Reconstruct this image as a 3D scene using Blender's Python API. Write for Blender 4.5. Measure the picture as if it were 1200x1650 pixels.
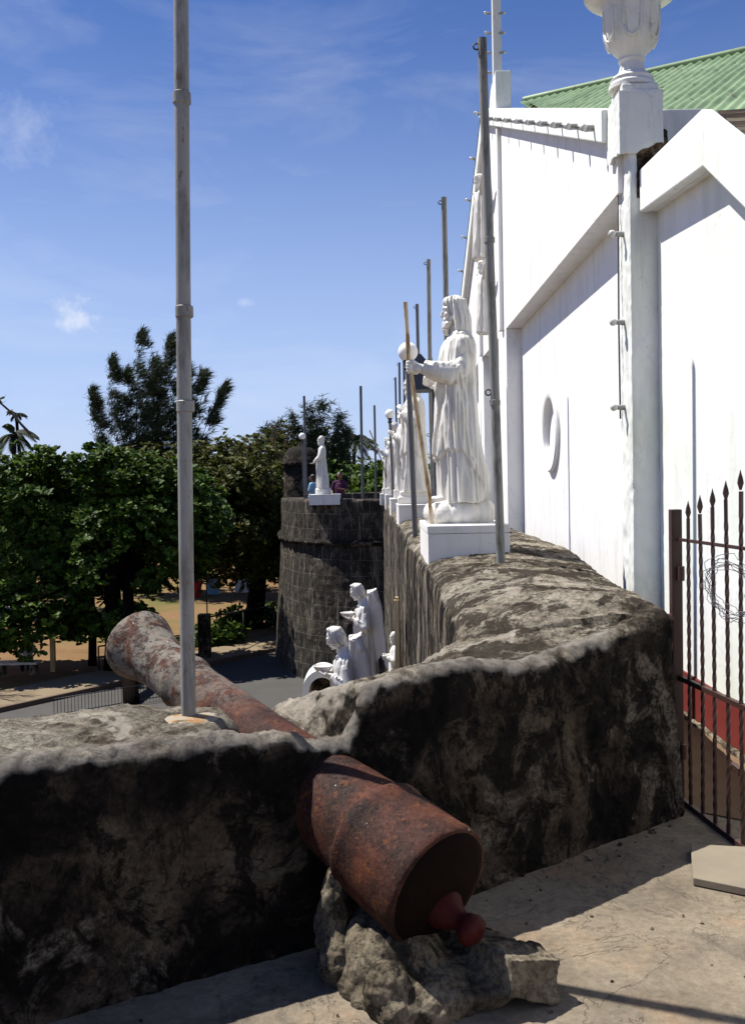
import bpy, math, random
import numpy as np
from mathutils import Vector, Matrix, Euler
R = math.radians
random.seed(7); rng = np.random.default_rng(7)
for o in list(bpy.data.objects): bpy.data.objects.remove(o)
S = bpy.context.scene; COL = S.collection

# ------------------------------------------------------------------ camera
CAMZ = 1.6; FPX = 1600.0
cam = bpy.data.cameras.new("camera"); camo = bpy.data.objects.new("camera", cam); COL.objects.link(camo)
cam.sensor_fit = 'VERTICAL'; cam.sensor_height = 36.0; cam.lens = 36.0*FPX/1650
cam.clip_start = 0.05; cam.clip_end = 6000
Mc = Euler((R(90-1.83), 0, R(-0.29))).to_matrix().to_4x4() @ Matrix.Rotation(R(-1.1), 4, 'Z')
Mc.translation = (0, 0, CAMZ); camo.matrix_world = Mc
S.camera = camo
def ray(px, py):
    return Mc.to_3x3() @ Vector(((px-600)/FPX, -(py-825)/FPX, -1))
def PY(px, py, Y):                       # point at distance Y ahead
    d = ray(px, py); return Vector((0, 0, CAMZ)) + d*(Y/d.y)
def PZ(px, py, z):                       # point at height z
    d = ray(px, py); return Vector((0, 0, CAMZ)) + d*((z-CAMZ)/d.z)
# ------------------------------------------------------------------ light
SUNT = Vector((.53, -.238, -1.0)).normalized()     # direction the light travels
sun = bpy.data.lights.new("sun", 'SUN'); sun.energy = 4.6; sun.angle = R(.5); sun.color = (1, .955, .88)
suno = bpy.data.objects.new("sun", sun); COL.objects.link(suno)
suno.rotation_euler = SUNT.to_track_quat('-Z', 'Y').to_euler(); suno.location = (-20, 10, 40)
W = bpy.data.worlds.new("World"); S.world = W; W.use_nodes = True
wt = W.node_tree; wt.nodes.clear()
def wn(t, **k):
    n = wt.nodes.new(t)
    for a, v in k.items(): setattr(n, a, v)
    return n
sky = wn('ShaderNodeTexSky', sky_type='NISHITA', sun_disc=False)
sky.sun_elevation = R(60); sky.sun_rotation = R(-66); sky.air_density = 1.0; sky.dust_density = .2; sky.ozone_density = 4.5
geo = wn('ShaderNodeTexCoord'); mp = wn('ShaderNodeMapping'); mp.inputs['Scale'].default_value = (1.4, 1.4, 5.0); mp.inputs['Rotation'].default_value = (0, .25, 0)
wt.links.new(geo.outputs['Generated'], mp.inputs['Vector'])
n1 = wn('ShaderNodeTexNoise'); n1.inputs['Scale'].default_value = 2.6; n1.inputs['Detail'].default_value = 9; n1.inputs['Roughness'].default_value = .6; n1.inputs['Distortion'].default_value = .5
wt.links.new(mp.outputs[0], n1.inputs['Vector'])
r1 = wn('ShaderNodeValToRGB'); r1.color_ramp.elements[0].position = .50; r1.color_ramp.elements[1].position = .86
r1.color_ramp.elements[1].color = (.26, .26, .26, 1); r1.color_ramp.elements[0].color = (0, 0, 0, 1)
wt.links.new(n1.outputs['Fac'], r1.inputs['Fac'])
# two small cumulus puffs low on the left, found by direction
def puff(px, py, rad, stretch, mx=.75):
    d = ray(px, py).normalized()
    sub = wn('ShaderNodeVectorMath', operation='SUBTRACT'); sub.inputs[1].default_value = d
    nrm = wn('ShaderNodeVectorMath', operation='NORMALIZE'); wt.links.new(geo.outputs['Generated'], nrm.inputs[0])
    wt.links.new(nrm.outputs[0], sub.inputs[0])
    mul = wn('ShaderNodeVectorMath', operation='MULTIPLY'); mul.inputs[1].default_value = (1, 1, stretch); wt.links.new(sub.outputs[0], mul.inputs[0])
    ln = wn('ShaderNodeVectorMath', operation='LENGTH'); wt.links.new(mul.outputs[0], ln.inputs[0])
    n = wn('ShaderNodeTexNoise'); n.inputs['Scale'].default_value = 38; n.inputs['Detail'].default_value = 8; n.inputs['Roughness'].default_value = .65
    wt.links.new(nrm.outputs[0], n.inputs['Vector'])
    ma = wn('ShaderNodeMath', operation='MULTIPLY_ADD'); ma.inputs[1].default_value = rad*3.0; wt.links.new(n.outputs['Fac'], ma.inputs[0]); 
    neg = wn('ShaderNodeMath', operation='MULTIPLY'); neg.inputs[1].default_value = -1; wt.links.new(ln.outputs['Value'], neg.inputs[0])
    wt.links.new(neg.outputs[0], ma.inputs[2])
    mr = wn('ShaderNodeMapRange'); mr.inputs['From Min'].default_value = rad*.75; mr.inputs['From Max'].default_value = rad*1.75; mr.inputs['To Max'].default_value = mx
    wt.links.new(ma.outputs[0], mr.inputs['Value']); return mr.outputs[0]
def wmax(a, b):
    m = wn('ShaderNodeMath', operation='MAXIMUM'); wt.links.new(a, m.inputs[0]); wt.links.new(b, m.inputs[1]); return m.outputs[0]
cl = wmax(wmax(wmax(r1.outputs['Color'], puff(125, 512, .030, 1.1)), puff(395, 488, .013, 2.2, .3)), puff(35, 215, .060, 1.6, .20))
hsv = wn('ShaderNodeHueSaturation'); hsv.inputs['Saturation'].default_value = 1.15; hsv.inputs['Value'].default_value = 1.0
wt.links.new(sky.outputs[0], hsv.inputs['Color'])
mixc = wn('ShaderNodeMixRGB'); mixc.inputs[2].default_value = (9.5, 9.9, 10.6, 1)
tint = wn('ShaderNodeMixRGB', blend_type='MULTIPLY'); tint.inputs[0].default_value = 1; tint.inputs[2].default_value = (.98, .90, 1.14, 1); wt.links.new(hsv.outputs[0], tint.inputs[1])
sxyz = wn('ShaderNodeSeparateXYZ'); wt.links.new(geo.outputs['Generated'], sxyz.inputs[0])
hz = wn('ShaderNodeMapRange'); hz.inputs['From Min'].default_value = .0; hz.inputs['From Max'].default_value = .46; hz.inputs['To Min'].default_value = .70; hz.inputs['To Max'].default_value = 0; hz.interpolation_type = 'SMOOTHSTEP'
wt.links.new(sxyz.outputs['Z'], hz.inputs['Value'])
hm = wn('ShaderNodeMixRGB'); hm.inputs[2].default_value = (5.9, 7.5, 10.9, 1); wt.links.new(hz.outputs[0], hm.inputs[0]); wt.links.new(tint.outputs[0], hm.inputs[1])
wt.links.new(cl, mixc.inputs[0]); wt.links.new(hm.outputs[0], mixc.inputs[1])
bg = wn('ShaderNodeBackground'); bg.inputs['Strength'].default_value = .053
wt.links.new(mixc.outputs[0], bg.inputs['Color'])
wo = wn('ShaderNodeOutputWorld'); wt.links.new(bg.outputs[0], wo.inputs['Surface'])
S.view_settings.view_transform = 'Standard'; S.view_settings.look = 'None'; S.view_settings.gamma = 1
S.view_settings.use_curve_mapping = False; S.view_settings.exposure = 0.85

# ------------------------------------------------------------------ noise
def _h(i, j, k, s):
    n = (i.astype(np.int64)*374761393 + j.astype(np.int64)*668265263 + k.astype(np.int64)*2147483647 + s*974634777) & 0xffffffff
    n = ((n ^ (n >> 13))*1274126177) & 0xffffffff
    return ((n ^ (n >> 16)) & 0xffff)/32767.5-1
def vn(P, s=0):
    P = np.asarray(P, float); i = np.floor(P); f = P-i; f = f*f*(3-2*f); i = i.astype(np.int64); r = 0
    for a in (0, 1):
        wx = f[..., 0] if a else 1-f[..., 0]
        for b in (0, 1):
            wy = f[..., 1] if b else 1-f[..., 1]
            for c in (0, 1):
                wz = f[..., 2] if c else 1-f[..., 2]
                r = r+wx*wy*wz*_h(i[..., 0]+a, i[..., 1]+b, i[..., 2]+c, s)
    return r
def fbm(P, o=4, s=0, g=.5):
    P = np.asarray(P, float); r = 0; a = 1; t = 0
    for k in range(o): r = r+a*vn(P*2**k, s+k); t += a; a *= g
    return r/t
def sst(a, b, x):
    t = np.clip((x-a)/(b-a), 0, 1); return t*t*(3-2*t)

# ------------------------------------------------------------------ mesh helpers
def vf(V, F): return np.array(V, float).reshape(-1, 3), [tuple(int(i) for i in f) for f in F]
def merge(*ps):
    V = []; F = []; n = 0
    for p in ps:
        v, f = p
        V.append(v); F += [tuple(i+n for i in q) for q in f]; n += len(v)
    return np.vstack(V), F
def box(x0, x1, y0, y1, z0, z1):
    return vf([(x0,y0,z0),(x1,y0,z0),(x1,y1,z0),(x0,y1,z0),(x0,y0,z1),(x1,y0,z1),(x1,y1,z1),(x0,y1,z1)],
              [(0,3,2,1),(4,5,6,7),(0,1,5,4),(1,2,6,5),(2,3,7,6),(3,0,4,7)])
def xf(p, M):
    v, f = p; M = np.array(M); return v @ M[:3, :3].T+M[:3, 3], f
def mv(p, x, y, z): return p[0]+np.array((x, y, z)), p[1]
def grid_faces(nu, nv, wu=False, wv=False, off=0, flip=False):
    F = []
    for i in range(nu if wu else nu-1):
        for j in range(nv if wv else nv-1):
            a = i*nv+j; b = ((i+1) % nu)*nv+j; c = ((i+1) % nu)*nv+(j+1) % nv; d = i*nv+(j+1) % nv
            F.append((a+off, d+off, c+off, b+off) if flip else (a+off, b+off, c+off, d+off))
    return F
def loft(rings, cap=True):                # rings (n, m, 3) closed rings
    A = np.array(rings, float); n, m = A.shape[:2]; F = grid_faces(n, m, False, True)
    if cap: F.append(tuple(range(m))); F.append(tuple((n-1)*m+i for i in range(m-1, -1, -1)))
    return A.reshape(-1, 3), [tuple(f[::-1]) for f in F]
def tube(pts, rad, n=10, squash=None):
    pts = [Vector(p) for p in pts]; k = len(pts)
    if not hasattr(rad, '__len__'): rad = [rad]*k
    rings = []; u = None
    for i, p in enumerate(pts):
        t = (pts[min(i+1, k-1)]-pts[max(i-1, 0)]).normalized()
        if u is None: u = t.orthogonal().normalized()
        u = (u-t*u.dot(t)).normalized(); w = t.cross(u)
        rings.append([p+(u*math.cos(a)+w*math.sin(a))*rad[i] for a in [2*math.pi*j/n for j in range(n)]])
    V, F = loft(rings); return V, F
def cap_tube(pts, rad, n=8):              # tube with round ends
    pts = [Vector(p) for p in pts]
    if not hasattr(rad, '__len__'): rad = [rad]*len(pts)
    d0 = (pts[0]-pts[1]).normalized(); d1 = (pts[-1]-pts[-2]).normalized()
    P = [pts[0]+d0*rad[0]*.9, pts[0]+d0*rad[0]*.5]+pts+[pts[-1]+d1*rad[-1]*.5, pts[-1]+d1*rad[-1]*.9]
    Q = [rad[0]*.35, rad[0]*.85]+list(rad)+[rad[-1]*.85, rad[-1]*.35]
    return tube(P, Q, n)
def ell(c, r, rot=None, n=16, m=10):
    rings = []
    for i in range(m+1):
        ph = math.pi*(i/m); z = -math.cos(ph); s = max(math.sin(ph), .02)
        rings.append([(s*math.cos(2*math.pi*j/n)*r[0], s*math.sin(2*math.pi*j/n)*r[1], z*r[2]) for j in range(n)])
    p = loft(rings)
    M = Matrix.Translation(c) @ (rot.to_4x4() if rot is not None else Matrix())
    return xf(p, M)
def ell_dir(c, d, L, w, t, side):         # flattened ellipsoid along d
    d = Vector(d).normalized(); s = Vector(side); s = (s-d*s.dot(d)).normalized(); u = s.cross(d)
    M = Matrix((u, s, d)).transposed()
    return ell(c, (w, t, L), M, 12, 8)
def lathe(prof, c, n=32, axis=None):
    rings = [[(r*math.cos(2*math.pi*j/n), r*math.sin(2*math.pi*j/n), z) for j in range(n)] for r, z in prof]
    p = loft(rings); M = Matrix.Translation(c)
    if axis is not None: M = M @ Vector(axis).to_track_quat('Z', 'Y').to_matrix().to_4x4()
    return xf(p, M)
def prismX(poly, x0, x1):                 # polygon of (y,z) extruded along x
    n = len(poly); V = [(x0, y, z) for y, z in poly]+[(x1, y, z) for y, z in poly]
    F = [tuple(range(n)), tuple(range(2*n-1, n-1, -1))]+[(i, i+n, (i+1) % n+n, (i+1) % n) for i in range(n)]
    return fixn(vf(V, F))
def prismZ(poly, z0, z1):
    n = len(poly); V = [(x, y, z0) for x, y in poly]+[(x, y, z1) for x, y in poly]
    F = [tuple(range(n)), tuple(range(2*n-1, n-1, -1))]+[(i, i+n, (i+1) % n+n, (i+1) % n) for i in range(n)]
    return fixn(vf(V, F))
import bmesh
def fixn(p):
    bm = bmesh.new(); vs = [bm.verts.new(v) for v in p[0]]
    for f in p[1]:
        try: bm.faces.new([vs[i] for i in f])
        except ValueError: pass
    bmesh.ops.recalc_face_normals(bm, faces=bm.faces); bm.verts.index_update()
    V = np.array([v.co[:] for v in bm.verts]); F = [tuple(v.index for v in f.verts) for f in bm.faces]; bm.free(); return V, F
OFF = {}
def thing(name, label, cat, loc=(0, 0, 0), group=None):
    o = bpy.data.objects.new(name, None); COL.objects.link(o); o.location = loc; o.empty_display_size = .2
    o['label'] = label; o['category'] = cat
    if group: o['group'] = group
    OFF[o.name] = np.array(loc, float); return o
def tag(o, label, cat, group=None, kind=None):
    if label: o['label'] = label
    if cat: o['category'] = cat
    if group: o['group'] = group
    if kind: o['kind'] = kind
    return o
def obj(name, p, mat, parent=None, smooth=False, bevel=0, auto=None, label=None, mats=None, midx=None, origin=None):
    V, F = p; V = np.asarray(V, float)
    off = OFF[parent.name] if parent is not None else (np.array(origin, float) if origin is not None else V.mean(0)*np.array((1, 1, 0))+np.array((0, 0, V[:, 2].min())))
    me = bpy.data.meshes.new(name)
    me.from_pydata((V-off).tolist(), [], F)
    for m in (mats or [mat]): me.materials.append(m)
    if midx is not None: me.polygons.foreach_set('material_index', np.asarray(midx, np.int32))
    if smooth: me.polygons.foreach_set('use_smooth', np.ones(len(me.polygons), bool))
    me.update(); o = bpy.data.objects.new(name, me); COL.objects.link(o)
    if parent is not None: o.parent = parent
    else: o.location = off
    OFF[o.name] = off
    if auto is not None and smooth:
        me.set_sharp_from_angle(angle=R(auto))
    if bevel:
        b = o.modifiers.new('bevel', 'BEVEL'); b.width = bevel; b.segments = 2; b.limit_method = 'ANGLE'; b.angle_limit = R(35)
    if label: o['label'] = label
    return o
def evalmesh(p, mods):
    me = bpy.data.meshes.new('tmp'); me.from_pydata(np.asarray(p[0]).tolist(), [], p[1]); o = bpy.data.objects.new('tmp', me); COL.objects.link(o)
    for t, k in mods:
        m = o.modifiers.new(t, t)
        for a, v in k.items(): setattr(m, a, v)
    bpy.context.view_layer.update()
    dg = bpy.context.evaluated_depsgraph_get(); e = o.evaluated_get(dg).to_mesh()
    V = np.empty(len(e.vertices)*3); e.vertices.foreach_get('co', V); V = V.reshape(-1, 3)
    F = [tuple(f.vertices) for f in e.polygons]
    o.evaluated_get(dg).to_mesh_clear(); bpy.data.objects.remove(o); bpy.data.meshes.remove(me); return V, F
def remesh(p, vox, sm=2):
    return evalmesh(p, [('REMESH', dict(mode='VOXEL', voxel_size=vox)), ('SMOOTH', dict(factor=.5, iterations=sm))])
def subsurf(p, n=1): return evalmesh(p, [('SUBSURF', dict(levels=n, render_levels=n))])
def bool_diff(p, q):
    me = bpy.data.meshes.new('c'); me.from_pydata(np.asarray(q[0]).tolist(), [], q[1]); o = bpy.data.objects.new('c', me); COL.objects.link(o)
    r = evalmesh(p, [('BOOLEAN', dict(operation='DIFFERENCE', object=o, solver='EXACT'))])
    bpy.data.objects.remove(o); return r
def normals(p):
    V, F = p; N = np.zeros_like(V); Fa = np.array([f[:3] for f in F]); n = np.cross(V[Fa[:, 1]]-V[Fa[:, 0]], V[Fa[:, 2]]-V[Fa[:, 0]])
    for k in range(3): np.add.at(N, Fa[:, k], n)
    return N/(np.linalg.norm(N, axis=1, keepdims=True)+1e-12)

# ------------------------------------------------------------------ materials
class MT:
    def __init__(s, name, rough=.8, spec=.3, metal=0):
        s.m = bpy.data.materials.new(name); s.m.use_nodes = True; s.t = s.m.node_tree; s.b = s.t.nodes['Principled BSDF']
        s.b.inputs['Roughness'].default_value = rough; s.b.inputs['Specular IOR Level'].default_value = spec; s.b.inputs['Metallic'].default_value = metal
    def n(s, t, **k):
        n = s.t.nodes.new(t)
        for a, v in k.items(): setattr(n, a, v)
        return n
    def link(s, a, b): s.t.links.new(a, b)
    def pos(s, scale=(1, 1, 1), rot=(0, 0, 0), obj=False):
        c = s.n('ShaderNodeTexCoord').outputs['Object'] if obj else s.n('ShaderNodeNewGeometry').outputs['Position']
        m = s.n('ShaderNodeMapping'); m.inputs['Scale'].default_value = scale; m.inputs['Rotation'].default_value = rot; s.link(c, m.inputs['Vector']); return m.outputs[0]
    def noise(s, sc, det=6, ro=.6, vec=None, dist=0):
        n = s.n('ShaderNodeTexNoise'); n.inputs['Scale'].default_value = sc; n.inputs['Detail'].default_value = det; n.inputs['Roughness'].default_value = ro; n.inputs['Distortion'].default_value = dist
        s.link(vec if vec is not None else s.pos(), n.inputs['Vector']); return n.outputs['Fac']
    def voro(s, sc, vec=None, feat='DISTANCE_TO_EDGE'):
        n = s.n('ShaderNodeTexVoronoi', feature=feat); n.inputs['Scale'].default_value = sc; s.link(vec if vec is not None else s.pos(), n.inputs['Vector']); return n.outputs[0]
    def ramp(s, f, st):
        n = s.n('ShaderNodeValToRGB'); cr = n.color_ramp
        while len(cr.elements) < len(st): cr.elements.new(.5)
        for e, (p, c) in zip(cr.elements, st):
            e.position = p; e.color = (c, c, c, 1) if not hasattr(c, '__len__') else (*c, 1)
        s.link(f, n.inputs['Fac']); return n.outputs['Color']
    def mix(s, f, a, b, mode='MIX'):
        n = s.n('ShaderNodeMixRGB', blend_type=mode)
        for i, v in enumerate((f, a, b)):
            if hasattr(v, 'is_output') or hasattr(v, 'links'): s.link(v, n.inputs[i])
            elif i == 0: n.inputs[0].default_value = v
            else: n.inputs[i].default_value = (*v, 1)
        return n.outputs[0]
    def math(s, op, a, b=0):
        n = s.n('ShaderNodeMath', operation=op)
        for i, v in enumerate((a, b)):
            if hasattr(v, 'links'): s.link(v, n.inputs[i])
            else: n.inputs[i].default_value = v
        return n.outputs[0]
    def nz(s):
        g = s.n('ShaderNodeNewGeometry'); x = s.n('ShaderNodeSeparateXYZ'); s.link(g.outputs['Normal'], x.inputs[0]); return x.outputs
    def sep(s, vec=None):
        x = s.n('ShaderNodeSeparateXYZ'); s.link(vec if vec is not None else s.pos(), x.inputs[0]); return x.outputs
    def bump(s, h, st=.5, d=.02, prev=None):
        n = s.n('ShaderNodeBump'); n.inputs['Strength'].default_value = st; n.inputs['Distance'].default_value = d; s.link(h, n.inputs['Height'])
        if prev is not None: s.link(prev, n.inputs['Normal'])
        s.link(n.outputs[0], s.b.inputs['Normal']); return n.outputs[0]
    def col(s, c):
        if hasattr(c, 'links'): s.link(c, s.b.inputs['Base Color'])
        else: s.b.inputs['Base Color'].default_value = (*c, 1)
        return s.m
def plain(name, c, rough=.7, spec=.3, metal=0, var=.25, sc=9):
    t = MT(name, rough, spec, metal); f = t.noise(sc)
    lo = tuple(x*(1-var) for x in c); hi = tuple(min(1, x*(1+var*.5)) for x in c)
    t.bump(t.noise(sc*6), .12, .01)
    return t.col(t.mix(f, lo, hi))
def m_plaster(name, base=(.80, .80, .80), dirt=(.42, .42, .36), amt=.35, mould=0):
    t = MT(name, .75, .25)
    st = t.ramp(t.noise(2.2, 7, .65, t.pos((3, 3, .5)), .3), [(.5, 0), (.8, 1)])
    c = t.mix(t.math('MULTIPLY', st, amt), base, dirt)
    sp = t.ramp(t.noise(60, 3, .6), [(.70, 0), (.76, 1)]); c = t.mix(t.math('MULTIPLY', sp, .5*amt), c, (.15, .14, .12))
    ck = t.ramp(t.noise(.9, 5, .6, t.pos((1, 1, .8)), 1.4), [(.4965, 0), (.499, 1), (.5015, 0)]); c = t.mix(t.math('MULTIPLY', ck, .45), c, (.20, .19, .17))
    gm = t.ramp(t.noise(1.4, 9, .7, t.pos((1, 1, .7)), .6), [(.50, 0), (.72, 1)]); c = t.mix(t.math('MULTIPLY', gm, .35), c, (.55, .55, .56))
    if mould:
        g = t.ramp(t.noise(1.3, 6, .6), [(.42, 0), (.7, 1)]); c = t.mix(t.math('MULTIPLY', g, mould), c, (.50, .62, .38))
    b = t.bump(t.noise(5, 8, .6), .15, .03); t.bump(t.noise(70, 4, .6), .12, .006, b)
    return t.col(c)
M = {}
M['plaster'] = m_plaster('white_plaster', (.77, .765, .755), (.40, .39, .33), .48)
M['plaster_green'] = m_plaster('mouldy_plaster', (.77, .775, .765), (.40, .43, .36), .45, .28)
M['plaster_old'] = m_plaster('weathered_plaster', (.70, .71, .69), (.30, .30, .25), .55, .15)
M['plinth'] = m_plaster('painted_plinth', (.68, .67, .65), (.36, .31, .26), .5)
t = MT('statue_white', .42, .45)
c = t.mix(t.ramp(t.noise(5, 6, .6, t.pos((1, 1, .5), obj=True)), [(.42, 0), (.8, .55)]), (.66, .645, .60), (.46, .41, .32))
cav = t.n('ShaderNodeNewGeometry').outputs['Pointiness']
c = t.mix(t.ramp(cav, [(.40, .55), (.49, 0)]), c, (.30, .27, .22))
t.bump(t.noise(45, 4, .6, t.pos(obj=True)), .1, .006); M['statue'] = t.col(c)
t = MT('glossy_statue_white', .18, .5)
c = t.mix(t.ramp(t.noise(5, 6, .6, t.pos(obj=True)), [(.45, 0), (.8, .5)]), (.60, .59, .57), (.45, .39, .31)); t.bump(t.noise(30, 4, .6, t.pos(obj=True)), .08, .006); M['angel'] = t.col(c)
# fort stone -------------------------------------------------------------
def m_fort(name, streak=False, dark=1.0):
    t = MT(name, .92, .12)
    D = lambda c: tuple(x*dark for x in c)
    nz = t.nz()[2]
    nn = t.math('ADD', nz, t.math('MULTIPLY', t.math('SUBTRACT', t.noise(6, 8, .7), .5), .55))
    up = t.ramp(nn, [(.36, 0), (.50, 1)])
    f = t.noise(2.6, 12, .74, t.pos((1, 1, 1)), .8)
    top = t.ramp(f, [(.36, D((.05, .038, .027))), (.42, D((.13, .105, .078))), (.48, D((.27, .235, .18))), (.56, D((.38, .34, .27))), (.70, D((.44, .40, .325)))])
    fl = t.ramp(t.noise(15, 10, .78, t.pos((1, 1, 1), (.2, 0, .6)), .5), [(.38, .16), (.47, .75), (.60, 1.2)]); top = t.mix(.85, top, fl, 'MULTIPLY')
    cr2 = t.ramp(t.noise(58, 8, .8), [(.40, .40), (.58, 1.2)]); top = t.mix(.75, top, cr2, 'MULTIPLY')
    blot = t.ramp(t.noise(3.1, 12, .78, t.pos((1, 1, 1), (.3, 0, .4)), .7), [(.485, 0), (.525, 1)])
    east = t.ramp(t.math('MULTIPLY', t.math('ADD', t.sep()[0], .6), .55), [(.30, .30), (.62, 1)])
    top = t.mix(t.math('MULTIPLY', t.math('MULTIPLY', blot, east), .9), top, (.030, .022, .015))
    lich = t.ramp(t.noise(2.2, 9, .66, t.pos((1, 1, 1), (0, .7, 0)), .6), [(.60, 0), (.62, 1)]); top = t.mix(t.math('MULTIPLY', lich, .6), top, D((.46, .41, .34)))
    # worn cement rim, painted as an attribute along the inner top edge
    at = t.n('ShaderNodeAttribute', attribute_name='rim').outputs['Fac']
    rimm = t.math('MULTIPLY', at, t.ramp(t.noise(8, 8, .7), [(.34, .25), (.5, 1)]))
    rc = t.ramp(t.noise(19, 9, .72), [(.36, (.13, .115, .095)), (.52, (.27, .245, .21)), (.66, (.34, .315, .27))])
    top = t.mix(rimm, top, rc)
    # walls: black mould, brown stone, peeled pale plaster with crisp edges
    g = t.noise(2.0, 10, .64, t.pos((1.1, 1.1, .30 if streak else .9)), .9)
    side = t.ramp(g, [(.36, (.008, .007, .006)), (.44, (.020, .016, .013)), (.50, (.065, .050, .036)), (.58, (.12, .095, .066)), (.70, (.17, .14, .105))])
    pm = t.ramp(t.noise(2.3, 11, .66, t.pos((1.1, 1.1, .40 if streak else .8), (.5, 0, 1)), .8), [(.55, 0), (.60, 1)])
    pale = t.ramp(t.noise(24, 9, .75), [(.36, (.06, .048, .035)), (.46, (.16, .135, .105)), (.6, (.27, .24, .195))])
    side = t.mix(t.math('MULTIPLY', pm, .7), side, pale)
    bl = t.ramp(t.noise(5.5, 11, .76, t.pos((1, 1, .8), (1, 0, 0)), .6), [(.47, 0), (.53, 1)]); side = t.mix(t.math('MULTIPLY', bl, .88), side, (.006, .0055, .005))
    gr = t.ramp(t.noise(48, 7, .78), [(.38, .35), (.60, 1.3)]); side = t.mix(.8, side, gr, 'MULTIPLY')
    if streak:
        s_ = t.ramp(t.noise(1.2, 9, .72, t.pos((3.4, 3.4, .18)), 1.0), [(.52, 0), (.55, 1)]); side = t.mix(t.math('MULTIPLY', s_, .92), side, (.27, .24, .19))
        s2 = t.ramp(t.noise(3.1, 9, .72, t.pos((5, 5, .3), (0, 0, 1)), .8), [(.50, 0), (.55, 1)]); side = t.mix(t.math('MULTIPLY', s2, .8), side, (.010, .009, .008))
    crk = t.ramp(t.noise(2.4, 5, .55, None, 1.2), [(.492, 0), (.499, 1), (.506, 0)]); side = t.mix(t.math('MULTIPLY', crk, .9), side, (.002, .002, .002))
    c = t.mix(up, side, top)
    b = t.bump(t.noise(9, 9, .72, None, .6), .9, .045); b = t.bump(pm, .6, .012, b); b = t.bump(t.noise(34, 9, .78), .9, .02, b); t.bump(t.noise(130, 5, .75), .6, .006, b)
    return t.col(c)
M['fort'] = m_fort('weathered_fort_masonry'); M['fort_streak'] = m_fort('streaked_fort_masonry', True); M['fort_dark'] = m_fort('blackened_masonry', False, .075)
# mortar mound
t = MT('sandy_mortar', .92, .15)
c = t.ramp(t.noise(5, 8, .62, None, .5), [(.36, (.10, .08, .055)), (.5, (.24, .20, .14)), (.68, (.34, .295, .215))])
bl = t.ramp(t.noise(4.6, 10, .74, t.pos((1, 1, 1), (1, 0, 0)), .6), [(.52, 0), (.56, 1)]); c = t.mix(t.math('MULTIPLY', bl, .85), c, (.030, .025, .020))
pt = t.ramp(t.noise(40, 7, .8), [(.40, .3), (.56, 1.15)]); c = t.mix(.85, c, pt, 'MULTIPLY')
b = t.bump(t.noise(13, 9, .76), 1, .03); b = t.bump(t.noise(45, 8, .8), .9, .012, b); t.bump(t.noise(130, 5, .8), .7, .005, b); M['mortar'] = t.col(c)
# bastion blocks with uv
t = MT('coral_stone_blocks', .93, .12)
uv0 = t.n('ShaderNodeUVMap').outputs[0]; wv_ = t.n('ShaderNodeTexNoise'); wv_.inputs['Scale'].default_value = 1.6; wv_.inputs['Detail'].default_value = 5; t.link(t.pos(), wv_.inputs['Vector']); uv = t.mix(.10, uv0, wv_.outputs['Color'], 'ADD')
br = t.n('ShaderNodeTexBrick', offset=.5); t.link(uv, br.inputs['Vector']); br.inputs['Scale'].default_value = 1
br.inputs['Brick Width'].default_value = .40; br.inputs['Row Height'].default_value = .50; br.inputs['Mortar Size'].default_value = .016; br.inputs['Mortar Smooth'].default_value = .3; br.inputs['Bias'].default_value = 0
br.inputs['Color1'].default_value = (.10, .085, .065, 1); br.inputs['Color2'].default_value = (.055, .047, .04, 1); br.inputs['Mortar'].default_value = (.17, .15, .12, 1)
c = br.outputs['Color']
k = t.ramp(t.noise(1.3, 9, .72, t.pos((1.6, 1.6, .9)), .9), [(.40, 0), (.50, 1)]); c = t.mix(t.math('MULTIPLY', k, .78), c, (.010, .009, .008)); c = t.mix(t.math('MULTIPLY', t.math('MULTIPLY', br.outputs['Fac'], t.ramp(t.noise(.8, 5, .6), [(.42, .0), (.60, .7)])), .7), c, (.17, .15, .12))
s = t.ramp(t.noise(1.1, 9, .75, t.pos((5, 5, .35)), .9), [(.57, 0), (.63, 1)]); c = t.mix(t.math('MULTIPLY', s, .65), c, (.25, .22, .175))
sm = t.ramp(t.noise(9, 6, .7), [(.56, 0), (.66, 1)]); c = t.mix(t.math('MULTIPLY', sm, .5), c, (.17, .15, .115))
inv = t.math('SUBTRACT', 1, br.outputs['Fac']); b = t.bump(inv, .8, .04); t.bump(t.noise(6, 8, .7), .8, .05, b); M['blocks'] = t.col(c)
# cannon
t = MT('rusty_cannon_iron', .68, .18, .0)
c = t.ramp(t.noise(6, 9, .65, None, .3), [(.36, (.014, .006, .004)), (.48, (.038, .0125, .008)), (.60, (.072, .022, .011)), (.74, (.115, .040, .016))])
fr = t.ramp(t.noise(75, 5, .7), [(.50, 0), (.66, 1)]); c = t.mix(t.math('MULTIPLY', fr, .28), c, (.15, .085, .06))
yy = t.ramp(t.math('DIVIDE', t.math('SUBTRACT', t.sep()[1], 3.7), .8), [(.05, 0), (.6, 1)])
li = t.math('MULTIPLY', yy, t.ramp(t.noise(11, 10, .76, None, .5), [(.44, 0), (.52, 1)])); c = t.mix(t.math('MULTIPLY', li, .75), c, (.22, .205, .17))
dk = t.ramp(t.noise(30, 6, .7), [(.53, 0), (.62, 1)]); c = t.mix(t.math('MULTIPLY', t.math('MULTIPLY', dk, yy), .9), c, (.028, .018, .014))
wh = t.ramp(t.noise(34, 3, .6, t.pos((1, 1, 1), (0, 0, 1))), [(.735, 0), (.75, 1)]); c = t.mix(wh, c, (.75, .72, .68))
og = t.ramp(t.noise(16, 8, .75, t.pos((1, 1, 1), (0, 1, 0))), [(.57, 0), (.62, 1)]); c = t.mix(t.math('MULTIPLY', og, .55), c, (.16, .055, .014))
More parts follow.
